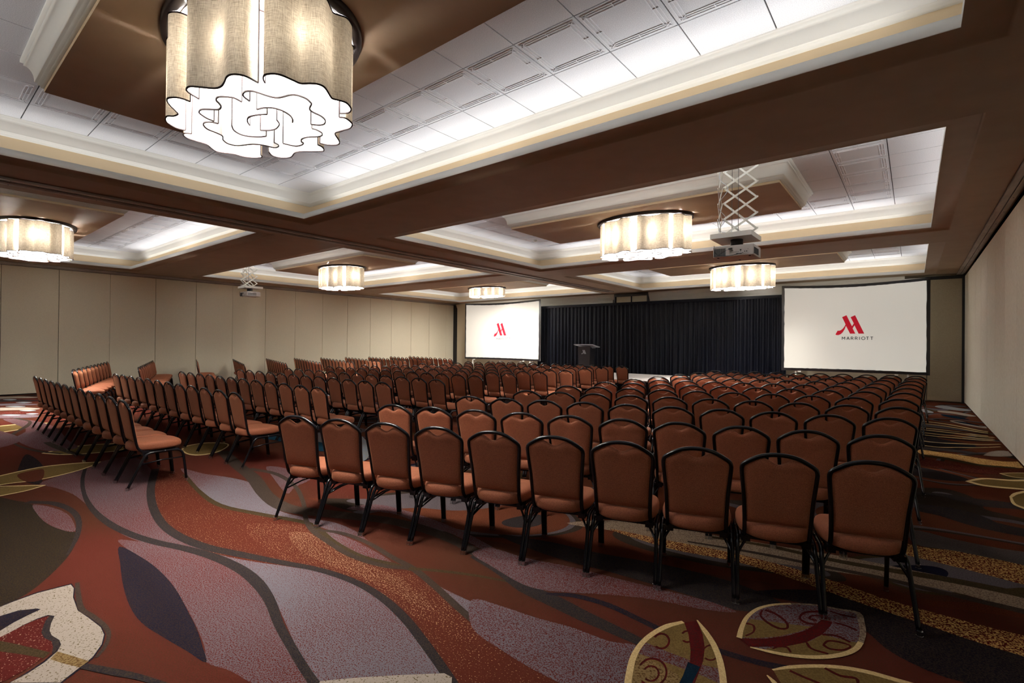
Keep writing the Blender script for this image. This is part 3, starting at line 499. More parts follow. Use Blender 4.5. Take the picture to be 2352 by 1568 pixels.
# ------------------------------------------------------------------ hanging oval lights
PAN = {
'outer': [
[(0.059,-0.455),(0.096,-0.518),(0.131,-0.554),(0.176,-0.562),(0.209,-0.55),(0.252,-0.503),(0.307,-0.446),(0.367,-0.431),(0.441,-0.44),(0.514,-0.456),(0.566,-0.452),(0.606,-0.424),(0.622,-0.38),(0.605,-0.301)],
[(0.64,-0.274),(0.673,-0.3),(0.713,-0.317),(0.75,-0.315),(0.794,-0.289),(0.814,-0.246),(0.812,-0.176),(0.814,-0.128),(0.863,-0.09),(0.896,-0.05),(0.887,-0.001),(0.812,0.083),(0.796,0.116),(0.819,0.191),(0.779,0.259),(0.736,0.287),(0.689,0.292),(0.637,0.262)],
[(0.579,0.292),(0.601,0.331),(0.577,0.391),(0.546,0.425),(0.472,0.45),(0.391,0.437),(0.315,0.428),(0.275,0.448),(0.195,0.531),(0.136,0.568),(0.083,0.562),(0.037,0.521),(0.018,0.464)],
[(-0.025,0.467),(-0.041,0.518),(-0.083,0.559),(-0.128,0.569),(-0.209,0.516),(-0.291,0.453),(-0.356,0.44),(-0.464,0.467),(-0.525,0.459),(-0.574,0.415),(-0.576,0.349),(-0.513,0.289)],
[(-0.647,0.279),(-0.676,0.304),(-0.72,0.303),(-0.779,0.264),(-0.816,0.197),(-0.818,0.117),(-0.859,0.054),(-0.871,-0.001),(-0.817,-0.063),(-0.769,-0.113),(-0.766,-0.194),(-0.756,-0.259),(-0.705,-0.306),(-0.664,-0.308),(-0.626,-0.272)],
[(-0.594,-0.327),(-0.602,-0.39),(-0.545,-0.464),(-0.482,-0.494),(-0.419,-0.501),(-0.381,-0.472),(-0.315,-0.464),(-0.27,-0.492),(-0.207,-0.544),(-0.143,-0.583),(-0.093,-0.591),(-0.043,-0.562),(-0.028,-0.523),(-0.032,-0.478)]],
'inner': [
[(-0.236,-0.252),(-0.225,-0.307),(-0.179,-0.369),(-0.134,-0.387),(-0.093,-0.382),(-0.05,-0.349),(-0.003,-0.31),(0.062,-0.316),(0.103,-0.344),(0.13,-0.371),(0.172,-0.386),(0.211,-0.378),(0.248,-0.345),(0.267,-0.312),(0.25,-0.255)],
[(0.309,-0.227),(0.333,-0.271),(0.37,-0.297),(0.419,-0.304),(0.451,-0.287),(0.469,-0.261),(0.478,-0.195),(0.494,-0.145),(0.529,-0.119),(0.613,-0.095),(0.649,-0.062),(0.653,-0.004),(0.622,0.048),(0.603,0.062),(0.532,0.088),(0.502,0.127),(0.489,0.201),(0.45,0.259),(0.384,0.288),(0.334,0.273),(0.298,0.227)],
[(0.233,0.273),(0.241,0.309),(0.219,0.367),(0.168,0.391),(0.118,0.379),(0.057,0.34),(-0.019,0.327),(-0.074,0.352),(-0.092,0.38),(-0.153,0.389),(-0.211,0.364),(-0.235,0.275)],
[(-0.254,-0.216),(-0.269,-0.262),(-0.318,-0.289),(-0.377,-0.275),(-0.435,-0.225),(-0.456,-0.148),(-0.484,-0.098),(-0.562,-0.064),(-0.613,-0.007),(-0.599,0.055),(-0.529,0.094),(-0.453,0.13),(-0.404,0.196),(-0.385,0.277),(-0.326,0.284),(-0.291,0.263),(-0.273,0.221)]],
'core': [
[(0.219,-0.139),(0.284,-0.12),(0.334,-0.076),(0.344,-0.012),(0.316,0.057),(0.264,0.104),(0.22,0.123)],
[(0.199,-0.056),(0.142,-0.093),(0.062,-0.118),(-0.0,-0.111),(-0.053,-0.084),(-0.093,-0.052)],
[(0.167,0.029),(0.127,0.067),(0.09,0.085),(0.001,0.1),(-0.065,0.081),(-0.12,0.038)],
[(-0.211,-0.136),(-0.289,-0.087),(-0.327,-0.016),(-0.302,0.047),(-0.245,0.097),(-0.195,0.119)]]}
ZB, ZH = 3.16, 3.745
def shade(pl, parent, nm, ztop, mtl='linen', ZB=3.16):
    c = catmull([(x, y, 0) for x, y in pl], 5)
    cen = Vector((0, 0, 0))
    # orient so faces look away from the lamp centre
    area = 0; mid = c[len(c)//2]
    d = c[len(c)//2+1]-c[len(c)//2-1]
    nrm = Vector((d.y, -d.x, 0))
    c2 = c if nrm.dot(mid) > 0 else c[::-1]
    vs = [(p.x, p.y, ZB-3.16) for p in c2]+[(p.x, p.y, ztop-3.16) for p in c2]; n = len(c2)
    s = MB(); s.add(vs, [(i, i+1, n+i+1, n+i) for i in range(n-1)])
    me = s.build(nm, M[mtl], parent, 'keep'); me.data.polygons.foreach_set('use_smooth', [True]*len(me.data.polygons))
    s = MB(); r = .006
    s.tube([(p.x, p.y, ZB-3.16) for p in c2], r, 4); 
    s.tube([(p.x, p.y, ztop-3.16) for p in c2], r, 4)
    for p in (c2[0], c2[-1]): s.tube([(p.x, p.y, ZB-3.16), (p.x, p.y, ztop-3.16)], r*.8, 4)
    s.build('shade_piping', M['trimline'], me)
    return me
BULBS = [(.31, -.345, .33), (.66, -.05, .33), (.30, .345, .33), (-.31, .355, .34), (-.67, .0, .33), (-.30, -.365, .33), (.0, .0, .38)]
def oval_light(x, y, label, dim=1.5, zb=3.16):
    t = empty('oval_ceiling_light', (x, y, 3.16)); tag(t, label, 'ceiling light', 'oval linen ceiling lights')
    s = MB(); n = 72
    prof = [(.0, 3.80), (.0, 3.762), (-.010, 3.752), (-.06, 3.752), (-.09, 3.776)]
    vs = []; fs = []
    for o, z in prof: vs += [((.895+o)*math.cos(2*math.pi*k/n), (.625+o)*math.sin(2*math.pi*k/n), z-3.16) for k in range(n)]
    for i in range(len(prof)-1):
        for k in range(n): fs.append((i*n+k, i*n+(k+1) % n, (i+1)*n+(k+1) % n, (i+1)*n+k))
    s.add(vs, fs); s.build('canopy_ring', M['ringbronze'], t, True)
    s = MB(); s.cyl(0, 0, 3.774-3.16, 3.779-3.16, .80, 48, .53); s.build('reflector_plate', M['plate'], t)
    for p in PAN['outer']: shade(p, t, 'outer_shade_panel', ZH, 'linen', zb)
    for p in PAN['inner']: shade(p, t, 'inner_shade_panel', ZH-.03, 'linen_lit', zb)
    for p in PAN['core']: shade(p, t, 'core_shade_panel', ZH-.03, 'linen_lit', zb)
    for bx, by, bz in BULBS:
        bz = max(bz, zb-3.16+.13)
        s = MB(); s.cyl(bx, by, bz+.045, .60, .012, 8)
        s.build('lamp_stem', M['plate'], t)
        ld = bpy.data.lights.new('bulb_light', 'POINT'); ld.energy = P_BULB*dim; ld.color = COL_BULB; ld.shadow_soft_size = .13
        o = bpy.data.objects.new('bulb_light', ld); C.objects.link(o); o.location = (x+bx, y+by, 3.16+bz)
    return t
cx = lambda xr: (xr[0]+xr[1])/2-.005
oval_light(cx(RX), 1.749, 'large oval linen ceiling light nearest the camera, seen from underneath', .72)
oval_light(cx(RX), 8.66, 'oval linen ceiling light beside the larger projector lift')
oval_light(cx(RX), 15.37, 'oval linen ceiling light above the curtain beside the large screen')
oval_light(cx(LX), 1.749, 'oval linen ceiling light cut by the picture edge, above the seamed wall')
oval_light(cx(LX), 8.66, 'oval linen ceiling light beside the small distant projector lift')
oval_light(cx(LX), 15.37, 'farthest oval linen ceiling light, half hidden in its coffer by the smaller screen', 1.3, 3.44)
# ------------------------------------------------------------------ carpet
def carpet(name, a, b, sc=130, lo=.42, hi=.56, det=2):
    mt = mat(name, a, 1.0, spec=0)
    return speckle(mt, a, b, nscale=sc, lo=lo, hi=hi, detail=det, bump=.6, bdist=.004)
K = .43
def c3(r, g, b): return (r*K, g*K, b*K)
RUST, RUST2 = c3(.17, .046, .024), c3(.21, .065, .034)
MAR = c3(.17, .014, .016); NAV = c3(.022, .021, .042); BRN = c3(.065, .046, .034); GRY = c3(.34, .30, .335); OLV = c3(.105, .072, .033)
GLD = c3(.50, .31, .13); CRM = c3(.72, .60, .50)
CM = {
 'mauve': carpet('carpet_mauve', c3(.30, .235, .26), c3(.21, .055, .045), 150, .46, .54),
 'grey': carpet('carpet_grey', GRY, c3(.22, .16, .17), 150, .4, .62),
 'greymauve': carpet('carpet_grey_mauve', c3(.27, .23, .26), c3(.20, .045, .040), 140, .49, .56),
 'greybrown': carpet('carpet_grey_brown', c3(.12, .095, .09), c3(.16, .13, .12)),
 'rustdots': carpet('carpet_rust_dots', c3(.19, .042, .024), c3(.70, .42, .22), 120, .62, .65),
 'rustdots2': carpet('carpet_red_dots', c3(.13, .026, .022), GLD, 120, .66, .70),
 'golddots': carpet('carpet_gold_dots', c3(.21, .045, .026), c3(.80, .50, .28), 120, .545, .58),
 'goldrust': carpet('carpet_gold_rust', c3(.17, .024, .018), c3(1.1, .66, .22), 90, .50, .54),
 'goldrust2': carpet('carpet_gold_tan', c3(1.2, .74, .26), c3(.40, .13, .05), 90, .5, .6),
 'maroonrust': carpet('carpet_maroon_rust', c3(.13, .026, .022), c3(.26, .10, .045), 100, .55, .62),
 'rust2': carpet('carpet_terracotta', c3(.18, .06, .04), RUST),
 'navy': carpet('carpet_navy', NAV, c3(.065, .04, .032), 150, .45, .6),
 'navybrown': carpet('carpet_navy_brown', c3(.020, .016, .028), BRN, 140, .4, .6),
 'navyolive': carpet('carpet_navy_olive', c3(.034, .026, .028), c3(.075, .05, .024), 150, .4, .6),
 'brownnavy': carpet('carpet_brown_navy', c3(.040, .034, .044), c3(.085, .062, .046), 150, .42, .6),
 'brown': carpet('carpet_brown', c3(.075, .052, .042), c3(.10, .07, .055)),
 'olive': carpet('carpet_olive', c3(.075, .052, .026), c3(.11, .075, .04)),
 'olive2': carpet('carpet_olive_gold', c3(.36, .235, .08), c3(.26, .165, .06), 130),
 'cream': carpet('carpet_cream', CRM, c3(.26, .20, .10), 110, .60, .65),
 'cream2': carpet('carpet_pale_gold', c3(1.45, 1.08, .52), c3(1.2, .85, .40)),
 'taupe': carpet('carpet_taupe', c3(.56, .41, .28), c3(.24, .155, .11), 110, .48, .6),
 'gold': carpet('carpet_gold', c3(.42, .28, .12), c3(.18, .09, .035), 110, .5, .62),
 'maroon': carpet('carpet_maroon', MAR, c3(.10, .022, .02)),
 'tealnavy': carpet('carpet_dark_teal', c3(.012, .035, .060), c3(.012, .025, .045)),
 'teal': carpet('carpet_teal', c3(.02, .11, .19), c3(.03, .09, .14)),
 'ltblue': carpet('carpet_pale_blue', c3(.45, .56, .72), c3(.62, .54, .42), 60, .4, .6),
}
def base_carpet():
    """rust ground with wandering darker and paler ribbons, as the rest of the weave"""
    mt = mat('carpet_ground', RUST, 1.0, spec=0); nt = mt.node_tree
    v = objco(mt, (1, 1, 1))
    wob = N(mt, 'ShaderNodeTexNoise'); wob.inputs['Scale'].default_value = .35; wob.inputs['Detail'].default_value = 1; L(mt, v, wob.inputs['Vector'])
    mul = N(mt, 'ShaderNodeVectorMath', operation='MULTIPLY_ADD'); mul.inputs[1].default_value = (4.5, 4.5, 0); L(mt, wob.outputs['Color'], mul.inputs[0]); L(mt, v, mul.inputs[2])
    wv = N(mt, 'ShaderNodeTexNoise'); wv.inputs['Scale'].default_value = .62; wv.inputs['Detail'].default_value = 0; L(mt, mul.outputs[0], wv.inputs['Vector'])
    rp = N(mt, 'ShaderNodeValToRGB'); rp.color_ramp.interpolation = 'CONSTANT'; cr = rp.color_ramp
    stops = [(0, c3(.05, .04, .04)), (.33, RUST2), (.42, c3(.19, .155, .165)), (.445, BRN), (.465, RUST), (.56, c3(.14, .05, .03)), (.60, OLV), (.62, c3(.20, .165, .18)), (.68, NAV), (.70, RUST)]
    cr.elements[0].position = 0; cr.elements[0].color = (*stops[0][1], 1); cr.elements[1].position = stops[1][0]; cr.elements[1].color = (*stops[1][1], 1)
    for p, c in stops[2:]: e = cr.elements.new(p); e.color = (*c, 1)
    L(mt, wv.outputs['Fac'], rp.inputs['Fac'])
    sp = N(mt, 'ShaderNodeTexNoise'); sp.inputs['Scale'].default_value = 140; sp.inputs['Detail'].default_value = 2; L(mt, v, sp.inputs['Vector'])
    r2 = N(mt, 'ShaderNodeMapRange'); r2.inputs['From Min'].default_value = .35; r2.inputs['From Max'].default_value = .65; r2.inputs['To Min'].default_value = .72; r2.inputs['To Max'].default_value = 1.25
    L(mt, sp.outputs['Fac'], r2.inputs['Value'])
    mm = N(mt, 'ShaderNodeMix', data_type='RGBA', blend_type='MULTIPLY'); mm.inputs['Factor'].default_value = 1
    L(mt, rp.outputs['Color'], mm.inputs['A']); L(mt, r2.outputs['Result'], mm.inputs['B']); L(mt, mm.outputs['Result'], bsdf(mt).inputs['Base Color'])
    b = N(mt, 'ShaderNodeBump'); b.inputs['Strength'].default_value = .6; b.inputs['Distance'].default_value = .004
    L(mt, sp.outputs['Fac'], b.inputs['Height']); L(mt, b.outputs['Normal'], bsdf(mt).inputs['Normal'])
    return mt
def cmod(name, a, b, sc, lo, hi, k, low=1.1): return modspeckle(mat(name, a, 1.0, spec=0), a, b, sc, lo, hi, k, low)
CM['grey'] = cmod('carpet_grey', c3(.30, .265, .30), c3(.21, .048, .040), 150, .53, .57, .42, .8)
CM['mauve'] = cmod('carpet_mauve', c3(.25, .19, .21), c3(.20, .042, .034), 150, .49, .53, .2, .9)
CM['rustdots'] = cmod('carpet_rust_dots', c3(.165, .040, .025), c3(.72, .45, .25), 120, .645, .672, .10, 1.3)
CM['golddots'] = cmod('carpet_gold_dots', c3(.175, .042, .026), c3(.78, .49, .28), 120, .572, .60, .05, 2.2)
CM['golddots1'] = cmod('carpet_sparse_gold_dots', c3(.17, .041, .026), c3(.76, .47, .26), 120, .61, .64, .07, 2.0)
CM['rustdots2'] = cmod('carpet_red_dots', c3(.15, .026, .022), c3(.75, .5, .35), 120, .64, .67, .15)
CM['fore'] = cmod('carpet_rust_ground', c3(.125, .045, .026), c3(.17, .040, .028), 140, .4, .6, 1.2, .5)
names = ['ground']+sorted(CM)
mats = [base_carpet()]+[CM[k] for k in sorted(CM)]
idx = {k: i for i, k in enumerate(names)}
bm = bmesh.new()
def addpoly(pts, z, mi):
    # drop out-of-room points softly
    pts = [(min(max(x, XL+.002), XR-.002), min(max(y, YB+.002), YF-.002)) for x, y in pts]
    q = []
    for p in pts:
        if not q or math.hypot(p[0]-q[-1][0], p[1]-q[-1][1]) > .004: q.append(p)
    if len(q) < 3: return
    vs = [bm.verts.new((x, y, z)) for x, y in q]
    try: f = bm.faces.new(vs)
    except ValueError: return
    f.normal_update()
    if f.normal.z < 0: f.normal_flip()
    f.material_index = mi
    r = bmesh.ops.triangulate(bm, faces=[f], ngon_method='EAR_CLIP')
f = bm.faces.new([bm.verts.new(p) for p in ((XL-.1, YB-.1, 0), (XR+.1, YB-.1, 0), (XR+.1, YF+.1, 0), (XL-.1, YF+.1, 0))])
z = .0002
addpoly([(-9.5, YB), (-4.5, 2.5), (-3.2, 2.6), (-.4, 3.6), (XR, 4.2), (XR, YB)], z, idx['fore'])
addpoly([(-18.5, 2.0), (-9.5, YB), (-4.0, 2.9), (-8, 4.2), (-14, 4.6)], z, idx['fore'])
for k, sh in enumerate(SHAPES):
    z = .0004+.00005*k
    if sh[0] == 'p':
        pts = sh[2]
        if sh[3]: pts = [(p.x, p.y) for p in catmull([(x, y, 0) for x, y in pts], 4, True)]
        addpoly(pts, z, idx[sh[1]])
    else:
        c = catmull([(x, y, 0) for x, y in sh[2]], 4); w = sh[3]; nseg = len(sh[2])-1
        ws = []
        for i in range(len(c)):
            t = i/4; a = min(int(t), nseg); b = min(a+1, nseg); ws.append(w[a]+(w[b]-w[a])*(t-a))
        l, r_ = [], []
        for i, p in enumerate(c):
            d = (c[min(i+1, len(c)-1)]-c[max(i-1, 0)]); d.normalize(); n = Vector((-d.y, d.x, 0))
            l.append(p+n*ws[i]/2); r_.append(p-n*ws[i]/2)
        ok = lambda p: XL < p.x < XR and YB < p.y < YF
        for i in range(len(c)-1):
            q = [l[i], l[i+1], r_[i+1], r_[i]]
            if not all(ok(p) for p in q): continue
            vs = [bm.verts.new((p.x, p.y, z)) for p in q]; f = bm.faces.new(vs); f.normal_update()
            if f.normal.z < 0: f.normal_flip()
            f.material_index = idx[sh[1]]
me = bpy.data.meshes.new('floor')
bm.to_mesh(me); bm.free()
for mt in mats: me.materials.append(mt)
fl = bpy.data.objects.new('floor', me); C.objects.link(fl); tag(fl, kind='structure')
# ------------------------------------------------------------------ walls
def wall_of_panels(name, X, y0, y1, first, mt, face, thin=()):
    """fabric wall along Y at X; face=+1 looks to +X. panels 1.14 m wide with a joint between"""
    s = MB(); xa = X-.06*face; s.box(min(xa, xa-.08*face), max(xa, xa-.08*face), y0, y1, 0, ZS)
    wl = tag(s.build(name, M['blackgap']), kind='structure')
    y = first
    while y > y0: y -= 1.143
    k = 0
    while y < y1:
        a, b = max(y, y0), min(y+1.143, y1)
        if b-a > .05:
            g = .007 if k % 3 == 0 else .0035
            s = MB(); bv = .004; x0_, x1_ = X-.05*face, X
            z0, z1 = .028, ZS-.085
            vs = []
            for x, i in ((x0_, 0), (X-bv*face, 0), (X, bv)):
                vs += [(x, a+g+i, z0+i), (x, b-g-i, z0+i), (x, b-g-i, z1-i), (x, a+g+i, z1-i)]
            fs = [(8, 9, 10, 11)]
            for q in (0, 4):
                for j in range(4): fs.append((q+j, q+(j+1) % 4, q+4+(j+1) % 4, q+4+j))
            s.add(vs, fs); s.build('wall_panel', mt, wl)
        y += 1.143; k += 1
    return wl
wall_of_panels('wall_left', XL, YB, YF, 1.727, M['panel'], 1)
wall_of_panels('wall_right', XR, YB, YF, 1.5, M['panelR'], -1)
# tracks
def track(name, xc, y0, y1, prof, mt=None):
    """prof: list of boxes (dx0,dx1,dz0,dz1) below the soffit"""
    s = MB()
    for a, b, c, d in prof: s.box(xc+a, xc+b, y0, y1, ZS+c, ZS+d)
    return tag(s.build(name, mt or M['alu']), kind='structure')
t1 = track('trim_1', XR, YB, YF-.02, [(-.165, -.095, -.03, 0), (-.085, -.03, -.035, 0), (-.165, -.03, -.008, 0)])
t2 = track('trim_2', XL, YB, YF-.02, [(0, .02, -.075, 0), (.02, .05, -.045, 0), (.055, .12, -.028, 0), (0, .12, -.008, 0)])
t3 = track('trim_3', -9.05, YB, 17.19, [(-.155, -.085, -.035, 0), (-.075, -.052, -.03, 0), (.052, .075, -.03, 0), (.085, .155, -.035, 0), (-.155, .155, -.006, 0)])
s = MB(); s.box(-9.05-.05, -9.05+.05, YB, 17.19, ZS-.012, ZS-.007); s.build('track_slot', M['blackgap'], t3)
y = -.9
while y < 17:
    s = MB()
    for dx in (-.12, .12):
        s.cyl(-9.05+dx, y, ZS-.039, ZS-.035, .006, 6)
    s.build('track_screw', M['black'], t3); 
    s = MB(); s.cyl(XR-.058, y+.3, ZS-.039, ZS-.035, .007, 6); s.build('track_screw', M['black'], t1)
    y += .9
# back wall behind the camera, unseen; its darkness is chosen to cut bounced light
s = MB(); s.box(XL-.2, XR+.2, YB-.2, YB, 0, ZS); tag(s.build('wall_back', mat('bounce_cutting_back_wall', (.13, .11, .085), .9)), kind='structure')
# far wall
s = MB(); s.box(XL-.2, XR+.2, YF, YF+.2, 0, 4.3); fwl = tag(s.build('wall_front', M['wallpaint']), kind='structure')
def crown_run(name, x0, x1):
    s = MB(); prof = [(0, 3.19), (-.012, 3.19), (-.012, 3.23), (-.03, 3.24), (-.03, 3.27), (-.05, 3.30), (-.10, 3.38), (-.13, 3.42), (-.13, 3.46), (-.15, 3.47), (-.15, ZS)]
    n = len(prof); vs = [(x0, YF+a, z) for a, z in prof]+[(x1, YF+a, z) for a, z in prof]
    s.add(vs, [(i, n+i, n+i+1, i+1) for i in range(n-1)]); s.add([(x0, YF, 3.19), (x1, YF, 3.19)], [])
    for xx in (x0, x1):
        s.add([(xx, YF, 3.19)]+[(xx, YF+a, z) for a, z in prof]+[(xx, YF, ZS)], [tuple(range(n+2))])
    return tag(s.build(name, M['cream'], smooth='keep'), kind='structure')
crown_run('trim_4', -18.17, -9.40); crown_run('trim_5', -7.95, -.2)
s = MB(); s.box(-18.17, -9.40, YF-.02, YF, 3.05, 3.19); s.box(-7.95, -.2, YF-.02, YF, 3.05, 3.19)
s.build('wallpaper_band', speckle(mat('mottled_wallpaper', (.3, .25, .16), .8), (.20, .165, .11), (.42, .36, .25), nscale=30, lo=.35, hi=.65), fwl)
# pocket of the centre partition: black frame with two leaves
s = MB()
s.box(-9.39, -9.34, YF-.17, YF, 0, 3.46); s.box(-8.0, -7.95, YF-.17, YF, 0, 3.46); s.box(-9.39, -7.95, YF-.17, YF, 3.42, ZS-.01)
s.box(-8.69, -8.66, YF-.12, YF, 0, 3.42)
s.build('pocket_frame', M['black'], fwl)
for a, b in ((-9.33, -8.70), (-8.65, -8.01)):
    s = MB(); s.box(a, b, YF-.08, YF-.001, .03, 3.43); s.build('pocket_leaf', M['panel'], fwl)
for x in (-9.41, -7.93):
    s = MB(); s.box(x-.02, x+.02, YF-.19, YF-.16, 3.18, 3.30); s.cyl(x, YF-.18, 3.10, 3.18, .018, 8); s.build('pocket_latch', M['black'], fwl)
# left end: black seal then a pale pilaster with capital
s = MB(); s.box(XL+.02, -18.36, YF-.10, YF, 0, 3.47); s.build('end_seal', M['blackgap'], fwl)
s = MB(); s.box(-18.36, -17.62, YF-.10, YF, 0, 3.30)
for k, (z, e) in enumerate(((3.30, .02), (3.33, .035), (3.36, .05), (3.40, .07), (3.44, .09))): s.box(-18.36, -17.62, YF-.10-e, YF, z, z+.05)
s.build('pilaster', M['wallpaint'], fwl)
# right end: dark folded partition leaves under a black header
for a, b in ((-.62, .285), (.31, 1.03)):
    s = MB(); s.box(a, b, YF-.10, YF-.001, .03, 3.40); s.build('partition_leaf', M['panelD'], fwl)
s = MB(); s.box(-.2, XR, YF-.13, YF, 3.41, 3.49); s.box(1.035, XR, YF-.13, YF, 0, 3.41); s.build('partition_header', M['blackgap'], fwl)

# ------------------------------------------------------------------ stage, curtain, lectern
st = empty('low_stage', (-8.9, 15.9, 0)); tag(st, 'low black-skirted platform stage with pale board top in front of the black curtain', 'stage')
x0, x1, y0, y1 = -12.1, -5.75, 14.15, 17.45
nx, ny = 6, 2
for i in range(nx):
    for j in range(ny):
        a, b = x0+(x1-x0)*i/nx, x0+(x1-x0)*(i+1)/nx; c, d = y0+(y1-y0)*j/ny, y0+(y1-y0)*(j+1)/ny
        s = MB(); s.box(a+.004+8.9, b-.004+8.9, c+.004-15.9, d-.004-15.9, .385, .42); s.build('stage_deck_board', M['stage'], st)
s = MB(); path = []
def pleats(s, pts, z0, z1, amp, wl, n_per=4, seed=1, bottom=1.0):
    rnd = random.Random(seed); vs = []; rows = 7
    P = []; 
    for k in range(len(pts)-1):
        a, b = Vector(pts[k]), Vector(pts[k+1]); Ln = (b-a).length; n = int(Ln/wl*n_per); d = (b-a)/Ln; nn = Vector((d.y, -d.x, 0))
        for i in range(n): P.append((a+d*Ln*i/n, nn))
    P.append((Vector(pts[-1]), nn))
    ph = 0; prof = []
    for i in range(len(P)):
        prof.append(ph); ph += 2*math.pi/n_per*rnd.uniform(.55, 1.45)
    am = [rnd.uniform(.5, 1.2) for _ in P]; dr = [rnd.uniform(-1, 1) for _ in P]
    cols = len(P)
    for r in range(rows):
        t = r/(rows-1); z = z1+(z0-z1)*t
        for i, (p, nn) in enumerate(P):
            q = p+nn*(math.sin(prof[i]+dr[i]*t*.5)*amp*am[i]*(.45+.75*t*bottom))
            vs.append((q.x, q.y, z))
    s.add(vs, [(r*cols+i, r*cols+i+1, (r+1)*cols+i+1, (r+1)*cols+i) for r in range(rows-1) for i in range(cols-1)])
s = MB(); pleats(s, [(x0+8.9, y1-15.9, 0), (x0+8.9, y0-15.9, 0), (x1+8.9, y0-15.9, 0), (x1+8.9, y1-15.9, 0)], .01, .38, .012, .09, 4, 3)
o = s.build('stage_skirt', M['velvet'], st, 'keep'); o.data.polygons.foreach_set('use_smooth', [True]*len(o.data.polygons))
# pipe and drape
cu = empty('black_curtain', (-7.7, 17.62, 0)); tag(cu, 'long black velour drape hung on pipes between the two projection screens', 'curtain')
xa, xb = -12.75, -3.12; k = 0; x = xa
while x < xb-.1:
    b = min(x+1.2, xb)
    s = MB(); yo = .012*(k % 2); pleats(s, [(x+7.68, yo, 0), (b+7.74, yo, 0)], .03, 3.11, .052, .17, 7, 40+k)
    o = s.build('drape_panel', M['velvet'], cu, 'keep'); o.data.polygons.foreach_set('use_smooth', [True]*len(o.data.polygons))
    x = b; k += 1
s = MB(); s.tube([(xa+7.7, .06, 3.12), (xb+7.7, .06, 3.12)], .022, 8); s.build('drape_pipe', M['black'], cu)
s = MB(); s.box(xa+7.7, xb+7.7, -.075, -.068, 3.03, 3.125); s.build('drape_heading', M['velvet'], cu)
for x in (-12.7, -9.5, -6.3, -3.2):
    s = MB(); s.cyl(x+7.7, .14, 0, 3.13, .02, 8); s.box(x+7.5, x+7.9, -.1, .25, 0, .008); s.build('drape_upright', M['black'], cu)

# brand mark and word, as flat shapes; on screens the projected image becomes colour
def logo(parent, at, h, u, nrm, mt, word_mat=None, text=True):
    """h: mark height; drawn in the plane spanned by u and Z, offset a hair along nrm"""
    S = h/640.0
    def P(x, y, e=.002): 
        a = (x-1050)*S; b = (970-y)*S
        return tuple(Vector(at)+Vector(u)*a+Vector((0, 0, 1))*b+Vector(nrm)*e)
    polys = [[(835, 405), (960, 345), (1115, 720), (1165, 625), (1185, 690), (1135, 790), (1210, 970), (1062, 970), (948, 705), (935, 655)],
             [(1075, 415), (1200, 350), (1455, 970), (1300, 970), (1185, 690), (1165, 625)],
             [(935, 655), (948, 705), (905, 830), (855, 925), (800, 985), (740, 1015), (690, 1018), (645, 998), (708, 868), (760, 868), (810, 845), (860, 795), (900, 735)]]
    s = MB()
    for k, pl in enumerate(polys): s.add([P(x, y, .002+.0002*k) for x, y in pl], [tuple(range(len(pl)))])
    o = s.build('logo_mark', mt, parent, 'keep')
    me = o.data; bm = bmesh.new(); bm.from_mesh(me); bmesh.ops.triangulate(bm, faces=bm.faces); bm.to_mesh(me); bm.free()
    if text:
        s = MB(); H, Wd = 105, 14
        def stroke(x, y, a, b):   # letter strokes as thin bars
            A = Vector(P(x+a[0], y-a[1], .003)); B = Vector(P(x+b[0], y-b[1], .003))
            s.bar(A, B, .001, 15*S) if False else None
            d = (B-A).normalized(); n = Vector(nrm).cross(d)*(8.5*S)
            s.add([A+n, B+n, B-n, A-n], [(0, 1, 2, 3)])
        y = 1175; x = 840
        def mM(x): [stroke(x, y, a, b) for a, b in (((0, 0), (0, 100)), ((0, 100), (40, 35)), ((40, 35), (80, 100)), ((80, 100), (80, 0)))]
        def mA(x): [stroke(x, y, a, b) for a, b in (((0, 0), (38, 100)), ((38, 100), (76, 0)), ((15, 32), (61, 32)))]
        def mR(x):
            for a, b in (((0, 0), (0, 100)), ((0, 95), (40, 95)), ((40, 95), (55, 82)), ((55, 82), (55, 62)), ((55, 62), (40, 48)), ((40, 48), (0, 48)), ((32, 48), (62, 0))): stroke(x, y, a, b)
        def mI(x): stroke(x, y, (0, 0), (0, 100))
        def mO(x):
            pts = [(48+46*math.cos(t*math.pi/8), 50+50*math.sin(t*math.pi/8)) for t in range(17)]
            for a, b in zip(pts, pts[1:]): stroke(x, y, a, b)
        def mT(x): stroke(x, y, (35, 0), (35, 100)); stroke(x, y, (0, 95), (70, 95))
        mM(840); mA(970); mR(1093); mR(1207); mI(1325); mO(1382); mT(1508); mT(1622)
        s.build('logo_word', word_mat, parent, 'keep')
lec = empty('lectern', (-9.22, 15.75, .42)); tag(lec, 'black lectern with a grey angled top standing on the stage', 'lectern')
s = MB()
s.add([(-.20, -.17, .0), (.20, -.17, .0), (.20, .17, .0), (-.20, .17, .0), (-.25, -.20, 1.0), (.25, -.20, 1.0), (.25, .20, .93), (-.25, .20, .93)], [(0, 3, 2, 1), (4, 5, 6, 7), (0, 1, 5, 4), (1, 2, 6, 5), (2, 3, 7, 6), (3, 0, 4, 7)])
s.build('lectern_body', M['lectern'], lec)
s = MB(); s.box(-.30, .30, -.26, .26, 0, .03); s.build('lectern_base', M['lectern'], lec)
s = MB(); a = R(-9); rot = Matrix.Rotation(a, 3, 'X')
s.box(-.39, .39, -.27, .27, 0, .022, rot, (0, 0, 1.02)); s.build('lectern_top', M['acryl'], lec)
s = MB(); s.box(-.33, -.25, -.05, .05, 0, .012, Matrix.Identity(3), (0, 0, .955)); s.box(.25, .33, -.05, .05, 0, .012, Matrix.Identity(3), (0, 0, .945)); s.build('lectern_bracket', M['acryl'], lec)
logo(lec, (.0, -.205, .74), .15, (1, 0, 0), (0, -1, 0), M['acryl'], text=False)

